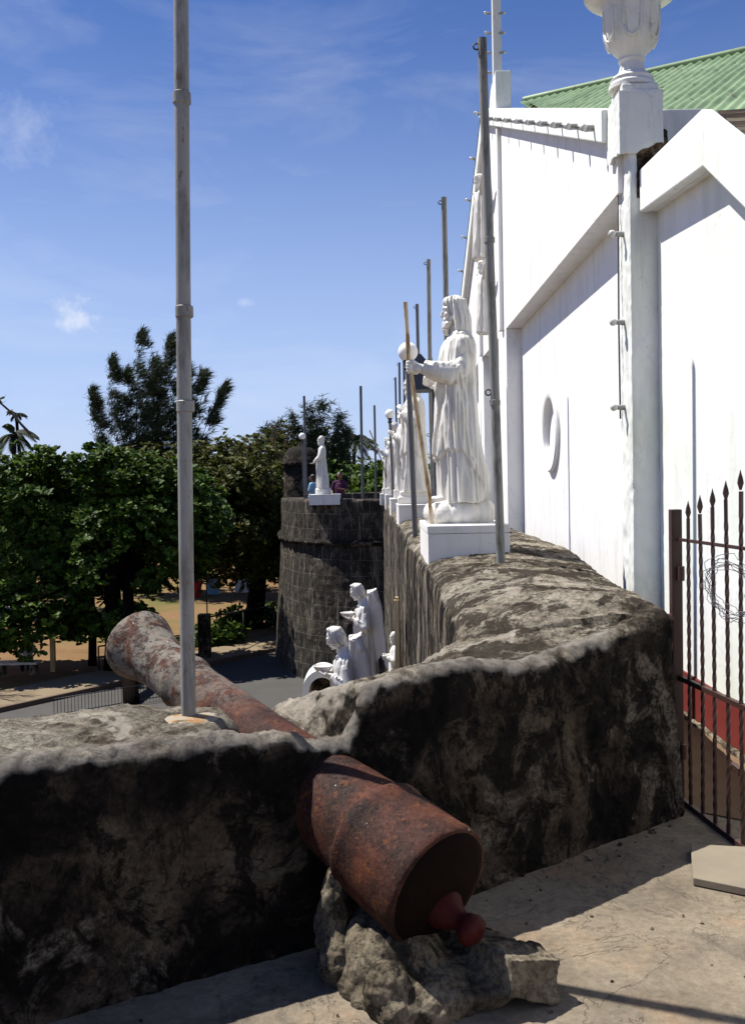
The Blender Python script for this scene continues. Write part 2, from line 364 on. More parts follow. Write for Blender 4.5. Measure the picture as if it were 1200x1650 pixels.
pt = t.ramp(t.noise(48, 6, .75), [(.36, 1), (.43, 0)]); c = t.mix(t.math('MULTIPLY', pt, .8), c, (.006, .004, .003))
b = t.bump(t.noise(14, 8, .7), .5, .014); b = t.bump(pt, .5, -.004, b); t.bump(t.noise(110, 5, .7), .6, .005, b); M['cannon'] = t.col(c)
M['shadediron'] = plain('shade_darkened_iron', (.010, .0055, .0045), .85, .05, 0, .5, 18)  # breech end iron, coloured near black to carry the deep shade there
M['redpaint'] = plain('flaking_red_paint', (.050, .0045, .004), .6, .15, 0, .7, 26)
# floor
t = MT('worn_concrete_floor', .88, .2)
c = t.ramp(t.noise(1.6, 9, .62, None, .4), [(.34, (.135, .110, .080)), (.5, (.21, .175, .128)), (.66, (.27, .225, .165))])
g = t.ramp(t.noise(4.4, 8, .68), [(.5, 0), (.66, 1)]); c = t.mix(t.math('MULTIPLY', g, .5), c, (.10, .088, .070))
o_ = t.ramp(t.noise(2.9, 6, .6, t.pos((1, 1, 1), (0, 0, 2))), [(.55, 0), (.7, 1)]); c = t.mix(t.math('MULTIPLY', o_, .5), c, (.27, .18, .11))
sp = t.ramp(t.noise(85, 4, .7), [(.62, 0), (.7, 1)]); c = t.mix(t.math('MULTIPLY', sp, .5), c, (.06, .05, .04))
cr_ = t.ramp(t.noise(1.1, 6, .6, None, 1.6), [(.494, 0), (.499, 1), (.504, 0)]); c = t.mix(t.math('MULTIPLY', cr_, .7), c, (.03, .025, .02))
st_ = t.ramp(t.noise(3.3, 10, .75, None, .8), [(.55, 0), (.60, 1)]); c = t.mix(t.math('MULTIPLY', st_, .45), c, (.085, .075, .06))
gt_ = t.ramp(t.noise(30, 8, .8), [(.36, .62), (.6, 1.1)]); c = t.mix(.8, c, gt_, 'MULTIPLY')
b = t.bump(t.noise(10, 8, .65), .5, .02); b = t.bump(cr_, .5, -.006, b); t.bump(t.noise(110, 5, .8), .7, .005, b); M['floor'] = t.col(c)
M['gi'] = None
def m_pole(name, base, rust, amt):
    t = MT(name, .55, .4, .1)
    f = t.noise(3.5, 8, .68, t.pos((5, 5, 1.1)), .5)
    c = t.mix(t.math('MULTIPLY', t.ramp(f, [(.48, 0), (.66, 1)]), amt), base, rust)
    f2 = t.ramp(t.noise(22, 5, .7, t.pos((2, 2, .8))), [(.62, 0), (.68, 1)]); c = t.mix(t.math('MULTIPLY', f2, .8), c, (.16, .07, .035))
    t.bump(t.noise(60, 5, .6), .3, .003); return t.col(c)
M['pole_near'] = m_pole('peeling_painted_pipe', (.25, .245, .225), (.09, .078, .06), .8)
M['pole'] = m_pole('mossy_galvanised_pipe', (.22, .22, .20), (.06, .055, .03), .75)
M['pole_far'] = m_pole('dull_galvanised_pipe', (.10, .105, .115), (.05, .04, .03), .5)
M['gate'] = plain('rusty_brown_gate_iron', (.050, .023, .018), .5, .4, .1, .45, 22)
M['dado'] = plain('red_dado_paint', (.17, .026, .022), .6, .3, 0, .3, 6)
M['black'] = plain('black_metal', (.025, .025, .028), .5, .4)
M['globe'] = plain('opal_globe', (.80, .80, .78), .25, .5, 0, .05)
M['bulb'] = plain('clear_bulb', (.55, .55, .52), .15, .6, 0, .1)
M['bulbcap'] = plain('bulb_socket', (.30, .30, .29), .5)
M['wire'] = plain('wire', (.10, .10, .11), .5, .4, .2)
M['darkpanel'] = plain('dark_blue_sheet', (.035, .045, .07), .5)
t = MT('bare_rusty_stick', .8, .2); c = t.ramp(t.noise(14, 7, .6, t.pos((1, 1, .35), obj=True)), [(.38, (.16, .075, .03)), (.52, (.48, .36, .20)), (.62, (.60, .50, .34))])
t.bump(t.noise(40, 5, .6, t.pos(obj=True)), .4, .004); M['stick'] = t.col(c)
M['cream'] = plain('cream_painted_wood', (.66, .50, .26), .6, .3, 0, .25, 6)
# roofs
t = MT('green_corrugated_iron', .5, .35)
c = t.ramp(t.noise(1.8, 7, .6, None, .3), [(.36, (.15, .22, .11)), (.55, (.23, .33, .17)), (.72, (.30, .39, .23))])
ru = t.ramp(t.noise(4.6, 9, .72, t.pos((1, 1, 1), (0, 0, .5))), [(.59, 0), (.63, 1)]); c = t.mix(t.math('MULTIPLY', ru, .75), c, (.10, .06, .035)); t.bump(t.noise(20), .15, .01); M['roof'] = t.col(c)
t = MT('rusted_roof_sheet', .85, .2)
c = t.ramp(t.noise(3, 8, .65, t.pos((.6, 6, 6)), .4), [(.38, (.012, .008, .006)), (.47, (.045, .032, .022)), (.55, (.095, .075, .055)), (.66, (.14, .12, .085))]); t.bump(t.noise(9, 6, .6, t.pos((.6, 5, 5))), .5, .03); M['rustroof'] = t.col(c)
t = MT('broken_masonry', .95, .1)
c = t.ramp(t.noise(8, 8, .7), [(.40, (.016, .012, .009)), (.50, (.07, .048, .032)), (.60, (.22, .16, .10)), (.7, (.34, .30, .25))]); t.bump(t.noise(14, 8, .7), 1, .05); M['broken'] = t.col(c)
# ground
t = MT('dry_soil_and_grass', .95, .1)
c = t.ramp(t.noise(.12, 9, .65, None, .5), [(.36, (.13, .075, .035)), (.5, (.19, .115, .055)), (.6, (.14, .110, .042)), (.72, (.09, .10, .03))])
s = t.ramp(t.noise(3, 7, .7), [(.5, 0), (.72, 1)]); c = t.mix(t.math('MULTIPLY', s, .45), c, (.10, .065, .035)); t.bump(t.noise(5), .4, .05); M['soil'] = t.col(c)
M['road'] = plain('asphalt', (.075, .072, .068), .9, .15, 0, .3, 1.2)
M['pave'] = plain('tan_pavement', (.20, .155, .10), .9, .15, 0, .25, 1.4)
M['kerb'] = plain('dark_kerb', (.12, .085, .06), .9)
def m_leaf(name, cols, trans=.25, rough=.55, spec=.13, sc=3.5):
    t = MT(name, rough, spec); f = t.noise(sc, 2, .5); f2 = t.noise(17, 1, .5, t.pos(rot=(1, 1, 0)))
    st = [(.30+.4*i/(len(cols)-1), c) for i, c in enumerate(cols)]
    c = t.ramp(t.mix(.5, f, f2), st); t.col(c)
    tr = t.n('ShaderNodeBsdfTranslucent'); t.link(c, tr.inputs[0]); ms = t.n('ShaderNodeMixShader'); ms.inputs[0].default_value = trans
    out = t.t.nodes['Material Output']; t.link(t.b.outputs[0], ms.inputs[1]); t.link(tr.outputs[0], ms.inputs[2]); t.link(ms.outputs[0], out.inputs[0]); return t.m
M['leaf'] = m_leaf('broad_leaf', [(.010, .016, .004), (.016, .030, .005), (.038, .075, .009), (.105, .18, .016), (.10, .055, .02)], .22, .55, .13)
M['leaf2'] = m_leaf('olive_leaf', [(.016, .020, .006), (.032, .044, .010), (.065, .082, .016), (.14, .125, .03), (.12, .055, .02)])
M['leaf3'] = m_leaf('bright_leaf', [(.014, .026, .005), (.035, .068, .009), (.075, .135, .015), (.15, .20, .03)])
M['needle'] = m_leaf('casuarina_needle', [(.030, .044, .022), (.052, .068, .034), (.08, .10, .05)], .1, .7, .15)
M['palm'] = m_leaf('palm_frond', [(.010, .016, .008), (.018, .028, .011), (.03, .042, .016)], .1, .6, .1)
M['bark'] = plain('bark', (.010, .0075, .006), .98, .0, 0, .45, 8)
M['barebark'] = plain('bare_twig_bark', (.10, .08, .065), .9, .1)
M['skin'] = plain('brown_skin', (.17, .085, .055), .5, .3, 0, .1)
M['hair'] = plain('black_hair', (.012, .010, .010), .5, .4)
M['blue'] = plain('light_blue_cloth', (.25, .42, .58), .8, .1)
M['purple'] = plain('plum_cloth', (.07, .025, .06), .8, .1)
M['red'] = plain('red_cloth', (.45, .03, .03), .8, .1)
M['pants'] = plain('dark_cloth', (.02, .02, .025), .8, .1)
M['mud'] = plain('brown_earth_passage', (.16, .105, .065), .95, .1, 0, .4, 5)
# ================================================================== ground and setting
GZ = -5.0
def sheet(poly, z, name, mat): 
    o = obj(name, vf([(x, y, z) for x, y in poly], [tuple(range(len(poly)))]), mat, origin=(0, 0, 0)); o['kind'] = 'structure'; return o
sheet([(-2500, -600), (2500, -600), (2500, 4000), (-2500, 4000)], GZ, 'ground', M['soil'])
d = Vector((.60, .80)); nn = Vector((-.80, .60)); k0 = Vector((-10.8, 29.3))
def ln(t, w): q = k0+d*t+nn*w; return (q.x, q.y)
sheet([ln(-60, -.15), ln(-60, -14), ln(90, -14), ln(90, -.15)], GZ+.006, 'road', M['road'])
pv = obj('pavement', prismZ([ln(-60, .0), ln(90, .0), ln(90, 2.1), ln(-60, 2.1)], GZ-.05, GZ+.14), M['pave']); pv['kind'] = 'structure'
kb = obj('kerb', prismZ([ln(-60, -.15), ln(90, -.15), ln(90, -.004), ln(-60, -.004)], GZ-.05, GZ+.15), M['kerb']); kb['kind'] = 'structure'
# terrace floor inside the fort
fl = sheet([(-8, -7), (9, -7), (9, 33), (1.1, 33), (1.1, 5.2), (.3, 4.25), (-8, -2.0)], 0.0, 'floor', M['floor'])
ps = sheet([(1.47, 4.98), (1.56, 4.62), (2.095, 4.2), (2.095, 7.05), (1.5, 7.05)], 0.006, 'path', M['mud'])

# ================================================================== fort parapet
fort = thing('fort_parapet', 'thick dark weathered masonry parapet running from the cannon away past the row of statues', 'parapet wall', (0, 3.56, 0))
CB = Vector((.205, 3.07, .318)); CM = Vector((-1.035, 4.46, .875)); CA = (CM-CB)            # cannon axis, breech -> muzzle
def axis_at(xy):
    A = np.array(CB[:2]); D = np.array(CA[:2]); t = ((xy-A) @ D)/(D @ D); c = A+t[:, None]*D
    return np.linalg.norm(xy-c, axis=1), CB.z+t*CA.z, t
XI = [-8, -1.03, -.57, -.30, -.20, -.075, -.04, .0, .2, .41, .65, .85, 1.07, 1.3, 1.42]
ZI = [.76, .755, .75, .725, .665, .655, .72, .845, .87, .875, .815, .835, .875, .93, .955]
ZO = [.78, .76, .73, .69, .67, .64, .645, .65, .64, .66, .72, .82, .90, .98, 1.0]
def diagY(x): return np.where(np.asarray(x) > -.25, 3.56+.75*np.asarray(x), 3.3725+.56*(np.asarray(x)+.25))
PB = PZ(305, 1157, .745)
def ztop(xb, w):
    zi = np.interp(xb, XI, ZI); zo = np.interp(xb, XI, ZO); t = np.clip(w/.8, 0, 1)
    z = zi*(1-t)+zo*t+.035*np.sin(np.pi*np.clip(t, 0, 1))
    P = np.stack([xb-.6*w, diagY(xb)+.8*w], 1)
    dist, az, tt = axis_at(P)
    z = z+.022*np.exp(-((w-.06)/.055)**2)-.012*np.exp(-((w-.20)/.07)**2)
    dp = np.hypot(P[:, 0]-PB[0], P[:, 1]-PB[1]); g = sst(.34, .17, dist)*sst(.05, .13, w)*(1-.0*dp)
    z = z*(1-g)+np.minimum(az-.05, z)*g; q = sst(.24, .12, dp); return z*(1-q)+.742*q
def wall_profile(nf=46, nt=56, no=40):
    # returns list of (kind, param)
    return nf, nt, no
xs = np.concatenate([np.linspace(-8, -1.7, 50)[:-1], np.linspace(-1.7, -.15, 110)[:-1], np.linspace(-.15, .15, 40)[:-1], np.linspace(.15, 1.42, 100)])
prof_n = (50, 60, 44); rows = []
thick = .80
for s in ['i']:
    a = np.linspace(0, 1, prof_n[0]); 
# inner face (z -0.05 -> top), top (w 0..thick), outer face down to ground
cols = []
for k in np.linspace(0, 1, 50)[:-1]: cols.append(('in', k))
for k in np.linspace(0, 1, 62): cols.append(('top', k))
for k in np.linspace(0, 1, 60)[1:]: cols.append(('out', k**1.5))
grid = []
for kind, k in cols:
    if kind == 'in':
        w0 = np.full_like(xs, 0.); zt = ztop(xs, w0)-.055; z = -.06+(zt+.06)*k; w = -.045*(1-k)+.0*k
        w = np.full_like(xs, w)
    elif kind == 'top':
        w = np.full_like(xs, k*thick); z = ztop(xs, w)
        e0 = np.clip(1-k*thick/.075, 0, 1); e1 = np.clip(1-(1-k)*thick/.10, 0, 1)
        z = z-.055*(1-np.sqrt(np.clip(1-e0**2, 0, 1)))-.08*(1-np.sqrt(np.clip(1-e1**2, 0, 1)))
        w = w-.0
    else:
        w0 = np.full_like(xs, thick); zt = ztop(xs, w0)-.08; z = zt+(GZ-.1-zt)*k; w = thick+.10*k*np.ones_like(xs)
    P = np.stack([xs-.6*w, diagY(xs)+.8*w, z], 1); grid.append(P)
G = np.array(grid).transpose(1, 0, 2)                     # (nx, nprof, 3)
# round the right-hand end
V = G.reshape(-1, 3); F = grid_faces(G.shape[0], G.shape[1], flip=True)
def rough(p, amp=1.0, seed=0):
    V, F = p; N = normals(p)
    big = fbm(V*1.3+3.1, 3, seed)*.032; mid = fbm(V*5.0, 4, seed+5)*.010
    cr = 1-np.abs(fbm(V*np.array((7, 7, 4.5))+9, 3, seed+9)); pit = -np.clip(cr-.90, 0, 1)*.09
    fine = fbm(V*26, 3, seed+11, .6)*.009+fbm(V*60, 2, seed+15)*.004
    return V+N*((big+mid+pit+fine)*amp)[:, None], F
p = rough((V, F), 1.0, 1)
V = p[0]; nx, npf = G.shape[:2]
# end cap: a rounded bulge closing the wall towards the gate
end = V.reshape(nx, npf, 3)[-1]; cc = np.array([np.mean(end[:110, 0]), np.mean(end[:110, 1])]); rings = []
for k in range(1, 9):
    a = k/8*math.pi/2; e = end.copy(); sc = math.cos(a)
    ctr = np.array([end[0, 0]*.5+end[-30, 0]*.5, end[0, 1]*.5+end[-30, 1]*.5])
    e[:, :2] = ctr+(end[:, :2]-ctr)*(.35+.65*sc)+np.array((.8, .6))*.075*math.sin(a)
    e[:, 2] = end[:, 2]-(.05)*math.sin(a)*np.clip(end[:, 2], 0, 1)
    rings.append(e)
V = np.vstack([V]+rings); F = grid_faces(nx+8, npf, flip=True); F.append(tuple((nx+7)*npf+i for i in range(npf)))
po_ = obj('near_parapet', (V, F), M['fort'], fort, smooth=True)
rimv = np.zeros((nx, npf)); 
for j, (kind, k) in enumerate(cols):
    if kind == 'in': rimv[:, j] = sst(.90, .97, k)
    elif kind == 'top': rimv[:, j] = sst(.17, .10, k*thick)*.95
rimv *= sst(.35, .75, .62+fbm(np.stack([np.repeat(xs[:, None], npf, 1)*3, np.tile(np.arange(npf)*.05, (nx, 1)), np.zeros((nx, npf))], -1), 4, 3)*1.3)
at_ = po_.data.attributes.new('rim', 'FLOAT', 'POINT'); vals = np.zeros(len(po_.data.vertices), np.float32); vals[:nx*npf] = rimv.ravel(); vals[nx*npf:] = np.tile(rimv[-1], 8); at_.data.foreach_set('value', vals)
# north parapet (towards the bastion)
YN = np.concatenate([np.linspace(4.62, 10.5, 200)[:-1], np.linspace(10.5, 31.9, 150)])
yk = [4.6, 5.0, 5.6, 6.5, 7.4, 9.4, 10.0, 10.3, 14.5, 20, 32]
XL = np.interp(YN, yk, [.47, .46, .45, .43, .42, .40, .37, .44, .44, .46, .52]); XR = np.interp(YN, [4.6, 5.0, 6, 7.5, 8.5, 32], [1.30, 1.48, 1.57, 1.68, 1.75, 2.0])
ZL = np.interp(YN, yk, [.74, .78, .86, .94, .98, .99, .99, .97, .97, .97, .99]); ZR = np.interp(YN, [4.6, 5, 6, 7.5, 10, 32], [.95, .95, .93, .96, .98, 1.0])
grid = []
for kind, k in [('out', q) for q in (1-np.linspace(0, 1, 60)**1.6)][:-1]+[('top', q) for q in np.linspace(0, 1, 80)]+[('in', q) for q in np.linspace(0, 1, 16)[1:]]:
    if kind == 'out': z = (ZL-.10)+(GZ-(ZL-.1))*k; x = XL-.05*k
    elif kind == 'top':
        x = XL+(XR-XL)*k; z = ZL+(ZR-ZL)*k+.07*math.sin(math.pi*k)
        d0 = np.clip(1-(x-XL)/.12, 0, 1); d1 = np.clip(1-(XR-x)/.10, 0, 1)
        z = z-.10*(1-np.sqrt(np.clip(1-d0**2, 0, 1)))-.08*(1-np.sqrt(np.clip(1-d1**2, 0, 1)))
    else: x = XR+.0*k; z = (ZR-.08)*(1-k)-.05*k
    grid.append(np.stack([x, YN, z+0*YN], 1))
G = np.array(grid).transpose(1, 0, 2); V = G.reshape(-1, 3); F = grid_faces(G.shape[0], G.shape[1], flip=True)
V, F = fixn((V, F)) if False else (V, F)
F = [f[::-1] for f in F]
N = normals((V, F))
if N[len(N)//2, 2] < 0: pass
p = rough((V, F), 1.0, 4)
F = p[1]+[tuple(range(G.shape[1]))]
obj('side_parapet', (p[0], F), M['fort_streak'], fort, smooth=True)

# ================================================================== masonry support under the breech
def lump(parts, vox, seed, amp=1.0):
    p = remesh(merge(*parts), vox, 2); V, F = p; N = normals(p)
    q_ = fbm(V*5.5, 3, seed)*.06; st_ = .016; q_ = np.floor(q_/st_)*st_+st_*sst(.75, 1, (q_/st_) % 1); V = V+N*((q_+(np.abs(fbm(V*12, 4, seed+2, .6))-.25)*.035+fbm(V*45, 3, seed+3, .6)*.006)*amp)[:, None]
    pit = np.clip(np.abs(fbm(V*14, 3, seed+8))-.30, 0, 1)*.05; return V-N*pit[:, None]*amp, F
def at_z(px, py, z): return PZ(px, py, z)
rot = lambda a, b=0, c=0: Euler((R(a), R(b), R(c))).to_matrix()
sup = [ell((.06, 3.12, .06), (.17, .17, .16), rot(0, 0, -40)), ell((-.03, 3.20, .04), (.095, .22, .17), rot(16, 0, -12)), ell((-.03, 3.04, .0), (.07, .10, .06)),
       ell((.16, 2.97, .01), (.18, .13, .095), rot(0, 0, 5)),
       ell((.035, 2.93, .05), (.085, .080, .105)), ell((.06, 2.87, .02), (.07, .05, .06)),
       xf(box(-.10, .10, -.24, .20, -.06, .07), Matrix.Translation((.355, 3.13, .065)) @ Euler((R(-5), R(14), R(30))).to_matrix().to_4x4()),
       ell((.41, 3.09, .085), (.065, .075, .055), rot(0, 0, 30)), ell((.31, 2.97, .02), (.13, .07, .06), rot(0, 0, 20)),
       ell((.25, 3.12, .02), (.27, .20, .09))]
so = obj('masonry_cradle', lump(sup, .009, 21, .42), M['mortar'], smooth=True)
tag(so, 'lumpy sand coloured mortar mound cradling the rear end of the cannon', 'masonry support')
rk = [ell((-.135, 3.20, .19), (.055, .068, .16), rot(0, 8, 0)), ell((-.115, 3.13, .07), (.058, .055, .10))]
ro = obj('rock', lump(rk, .010, 33, .6), M['mortar'], smooth=True)
tag(ro, 'upright pale rock with dark broken edge wedged left under the cannon', 'rock')

# ================================================================== cannon
can = thing('cannon', 'old rusty iron cannon lying through the parapet with pale flared muzzle', 'cannon', (CB.x, CB.y, 0))
L = CA.length; ax = CA.normalized()
def cp(prof, n=72): return lathe(prof, CB, n, ax)
rb, rm = .198, .116
def rr(s): return float(np.interp(s, [0, .32, .36, .60, 1.0, 1.6], [.205, .190, .184, .158, .130, .112]))
pr = [(.02, .01), (.165, .006), (.192, .002), (.200, .006), (.204, .014), (.206, .035), (.203, .06)]
pr += [(.199, .20), (.197, .26), (.199, .27), (.203, .285), (.203, .30), (.197, .312), (.186, .322), (.182, .35), (.176, .41)]
for s in np.linspace(.46, L-.46, 24): pr.append((rr(s)-.004*(s > .6), s))
pr += [(rr(L-.44), L-.44), (rr(L-.42)+.008, L-.415), (rr(L-.40)+.008, L-.395), (rr(L-.38), L-.38), (.114, L-.32), (.111, L-.25), (.115, L-.18), (.130, L-.10), (.152, L-.03), (.160, L+.005), (.156, L+.025), (.130, L+.030), (.070, L+.030), (.064, L+.022), (.062, L-.30), (.01, L-.31)]
bp = cp(pr); N = normals(bp); V = bp[0]; V = V+N*(fbm(V*6, 3, 3)*.0028+fbm(V*40, 3, 6)*.0016)[:, None]
obj('barrel', (V, bp[1]), M['cannon'], can, smooth=True, auto=38)
kn = lathe([(.070, .055), (.064, -.01), (.046, -.04), (.036, -.06), (.033, -.075), (.040, -.09), (.049, -.11), (.045, -.130), (.028, -.143), (.012, -.146), (.004, -.143)], CB+Vector((0.012, 0, -.065)), 36, ax); kn = (kn[0]+normals(kn)*(fbm(kn[0]*24, 4, 3)*.009)[:, None], kn[1])
obj('breech_face', cp([(.01, -.034), (.06, -.030), (.11, -.022), (.155, -.012), (.190, .003), (.188, .012), (.01, .014)]), M['shadediron'], can, smooth=True, label='rear end face of the barrel, its deep shade put into the colour')
obj('knob', kn, M['redpaint'], can, smooth=True, label='red painted knob at the rear of the barrel')

# ================================================================== poles
def pipe(base, z1, r, mat, lab, grp=None, nearone=False, lean=(0, 0), hooks=True, name='flagpole'):
    b = Vector(base); t_ = thing(name, lab, 'pole', b, grp)
    h = z1-b.z; pts = []
    for k in range(13):
        q = k/12; pts.append(b+Vector((lean[0]*q+math.sin(q*5+b.y)*.004, lean[1]*q, h*q-(.04 if k == 0 else 0))))
    obj('pipe', tube(pts, r, 20), mat, t_, smooth=True, auto=50)
    if hooks:
        for zc in (.31, .62):
            c = b+Vector((lean[0]*zc, lean[1]*zc, h*zc)); obj('coupling', lathe([(r*1.02, -.02), (r*1.22, -.017), (r*1.22, .017), (r*1.02, .02)], c, 20), mat, t_, smooth=True, auto=30)
        for zc, sx in ((.985, -1), (.33, -1)):
            c = b+Vector((lean[0]*zc, lean[1]*zc, h*zc))+Vector((sx*(r+.013), 0, 0)); ring = [c+Vector((.02*math.cos(a), 0, .02*math.sin(a))) for a in np.linspace(0, 2*math.pi, 15)]
            obj('eyelet', tube(ring, .0055, 8), M['black'], t_, smooth=True)
    return t_, pts
b1 = PB; zb1 = .745
lp, pts = pipe((b1.x, b1.y, zb1-.01), 4.9, .0265, M['pole_near'], 'tall pale peeling pipe standing beside the cannon barrel, nearest pole', 'bare poles standing on the fort walls', lean=(.055, 0), hooks=False)
for zc in (1.88, 2.22, 2.98):
    obj('coupling', lathe([(.027, -.022), (.0325, -.018), (.0325, .018), (.027, .022)], (b1.x+.055*(zc-.735)/4.16, b1.y, .0+zc+.735-.735), 20), M['pole_near'], lp, smooth=True, auto=30)
ring_pts = fbm(np.array([[math.cos(a)*2, math.sin(a)*2, 1] for a in np.linspace(0, 2*math.pi, 41)[:-1]]), 3)
cr = []
for z, rr_ in ((-.06, 1.0), (-.004, 1.0), (.008, .8), (.012, .3)):
    cr.append([(b1.x+math.cos(a)*.135*rr_*(1+.25*n_), b1.y+math.sin(a)*.115*rr_*(1+.25*n_), zb1+z) for a, n_ in zip(np.linspace(0, 2*math.pi, 41)[:-1], ring_pts)])
t = MT('rust_stained_cement', .9, .15)
c = t.ramp(t.noise(13, 6, .6), [(.4, (.27, .245, .20)), (.52, (.31, .25, .17)), (.62, (.27, .12, .035))]); t.bump(t.noise(50), .4, .005); M['rustcement'] = t.col(c)
obj('cement_collar', loft(cr), M['rustcement'], lp, smooth=True, label='rust stained cement collar at the foot of the pole')
PG = 'bare poles standing on the fort walls'
b2 = PZ(806, 906, 1.01)
pipe((b2.x, b2.y, 1.0), 1.6+PY(782, 62, b2.y).z-1.6, .031, M['pole'], 'mossy grey pipe in front of the church wall, standing right of the bearded staff statue', PG, lean=(-.07, 0))
far = [(715, 318, 11.0, 'pipe rising behind the head of the large bearded statue'), (690, 418, 14.3, 'pipe seen through the outstretched arm of the large bearded statue'),
       (672, 490, 17.9, 'pipe just right of the wooden staff top, third shortest beside the big globe lamp'), (650, 565, 22.3, 'pipe directly behind the big globe lamp post'),
       (643, 584, 26.8, 'pipe left of the big globe lamp, the taller of two close together'), (637, 608, 30.6, 'pipe left of the big globe lamp, the shorter of two close together')]
for px, py, Y, lab in far:
    q = PY(px, py, Y); base = PY(px, 780, Y); xx = q.x+.02*0
    pipe((q.x, Y, 1.0), q.z, .030, M['pole'] if Y < 15 else M['pole_far'], lab, PG)
for px, py, Y, lab in [(581, 622, 32.9, 'tall thin pole on the round bastion right of the small statue'), (603, 653, 42.0, 'shortest thin pole at the far side of the round bastion'), (490, 638, 36.4, 'thin pole in front of the domed sentry box')]:
    q = PY(px, py, Y); pipe((q.x, Y, 1.0 if Y < 34 else .3), q.z, .045, M['pole_far'], lab, PG, hooks=False)

# ================================================================== globe lamps
def lamp(px, pyg, Y, zb, rg, lab):
    q = PY(px, pyg, Y); t_ = thing('globe_lamp', lab, 'lamp post', (q.x, Y, zb), 'white globe lamps on the walls')
    lean = .045
    obj('post', tube([(q.x+lean, Y, zb-.05), (q.x, Y, q.z-rg*1.4)], .030, 16), M['pole_far'], t_, smooth=True, auto=50)
    obj('collar', lathe([(.03, -rg*1.9), (rg*.45, -rg*1.85), (rg*.5, -rg*1.6), (.035, -rg*1.45), (.04, -rg*1.1), (rg*.55, -rg*1.0), (rg*.5, -rg*.85)], q, 24), M['black'], t_, smooth=True, auto=40)
    obj('globe', ell(q, (rg, rg, rg), None, 32, 20), M['globe'], t_, smooth=True)
lamp(657, 567, 10.8, 1.0, .107, 'largest white globe lamp, right behind the wooden staff of the bearded statue')
lamp(628, 667, 21.6, 1.0, .105, 'smaller globe lamp left of the praying statue')
lamp(487, 703, 34.5, .3, .12, 'tiny globe lamp over the domed sentry box')
# ================================================================== statues
def robe(zf, hem=None, k=2.3, amp=.016, seed=0, bsh=.215, nt=140, nz=90, bw=None, twist=0):
    """zf rows (z, front, back); the figure faces -x; y half width from bw"""
    zf = np.array(zf); z = np.linspace(zf[0, 0], zf[-1, 0], nz); fr = np.interp(z, zf[:, 0], zf[:, 1]); bk = np.interp(z, zf[:, 0], zf[:, 2])
    bw = np.array(bw or [(0, .235), (.35, .215), (.8, .195), (1.05, .20), (1.2, .215), (1.27, .20), (1.31, .15), (1.35, .075), (1.42, .06)]); b = np.interp(z, bw[:, 0], bw[:, 1])
    th = np.linspace(0, 2*math.pi, nt+1)[:-1]; Z, T = np.meshgrid(z, th, indexing='ij'); c, s = np.cos(T), np.sin(T)
    hgt = np.clip(1.3-Z, 0, 1.3)/1.3
    Tt = T+twist*Z
    n1 = vn(np.stack([np.cos(Tt)*k+5, np.sin(Tt)*k, Z*.75+seed*7.3], -1), seed); n2 = vn(np.stack([np.cos(Tt)*k*2.3, np.sin(Tt)*k*2.3+3, Z*1.3+seed*3.1], -1), seed+4)
    f = amp*(.6+1.7*hgt)*(1-2.4*np.abs(n1)) + amp*.75*(.5+hgt)*(1-2.2*np.abs(n2))
    f = f*sst(1.36, 1.22, Z)
    # diagonal drapery over the chest
    n3 = vn(np.stack([c*3.2-Z*5.5, s*3.2+Z*2.0, Z*2.4+seed], -1), seed+8); f = f+.011*(1-2.4*np.abs(n3))*sst(.65, .95, Z)*sst(1.34, 1.22, Z)
    if hem is not None:
        ang = np.degrees(np.minimum(T, 2*math.pi-T)); hz = np.interp(ang, [q[0] for q in hem], [q[1] for q in hem])+.015*np.sin(T*9)
        f = f+.024*sst(-.012, .014, Z-hz)
    a = (bk-fr)/2; x0 = (bk+fr)/2
    X = x0[:, None]-(a[:, None]+f)*c; Y = -(b[:, None]+f)*s
    return loft(np.stack([X, Y, Z], -1))
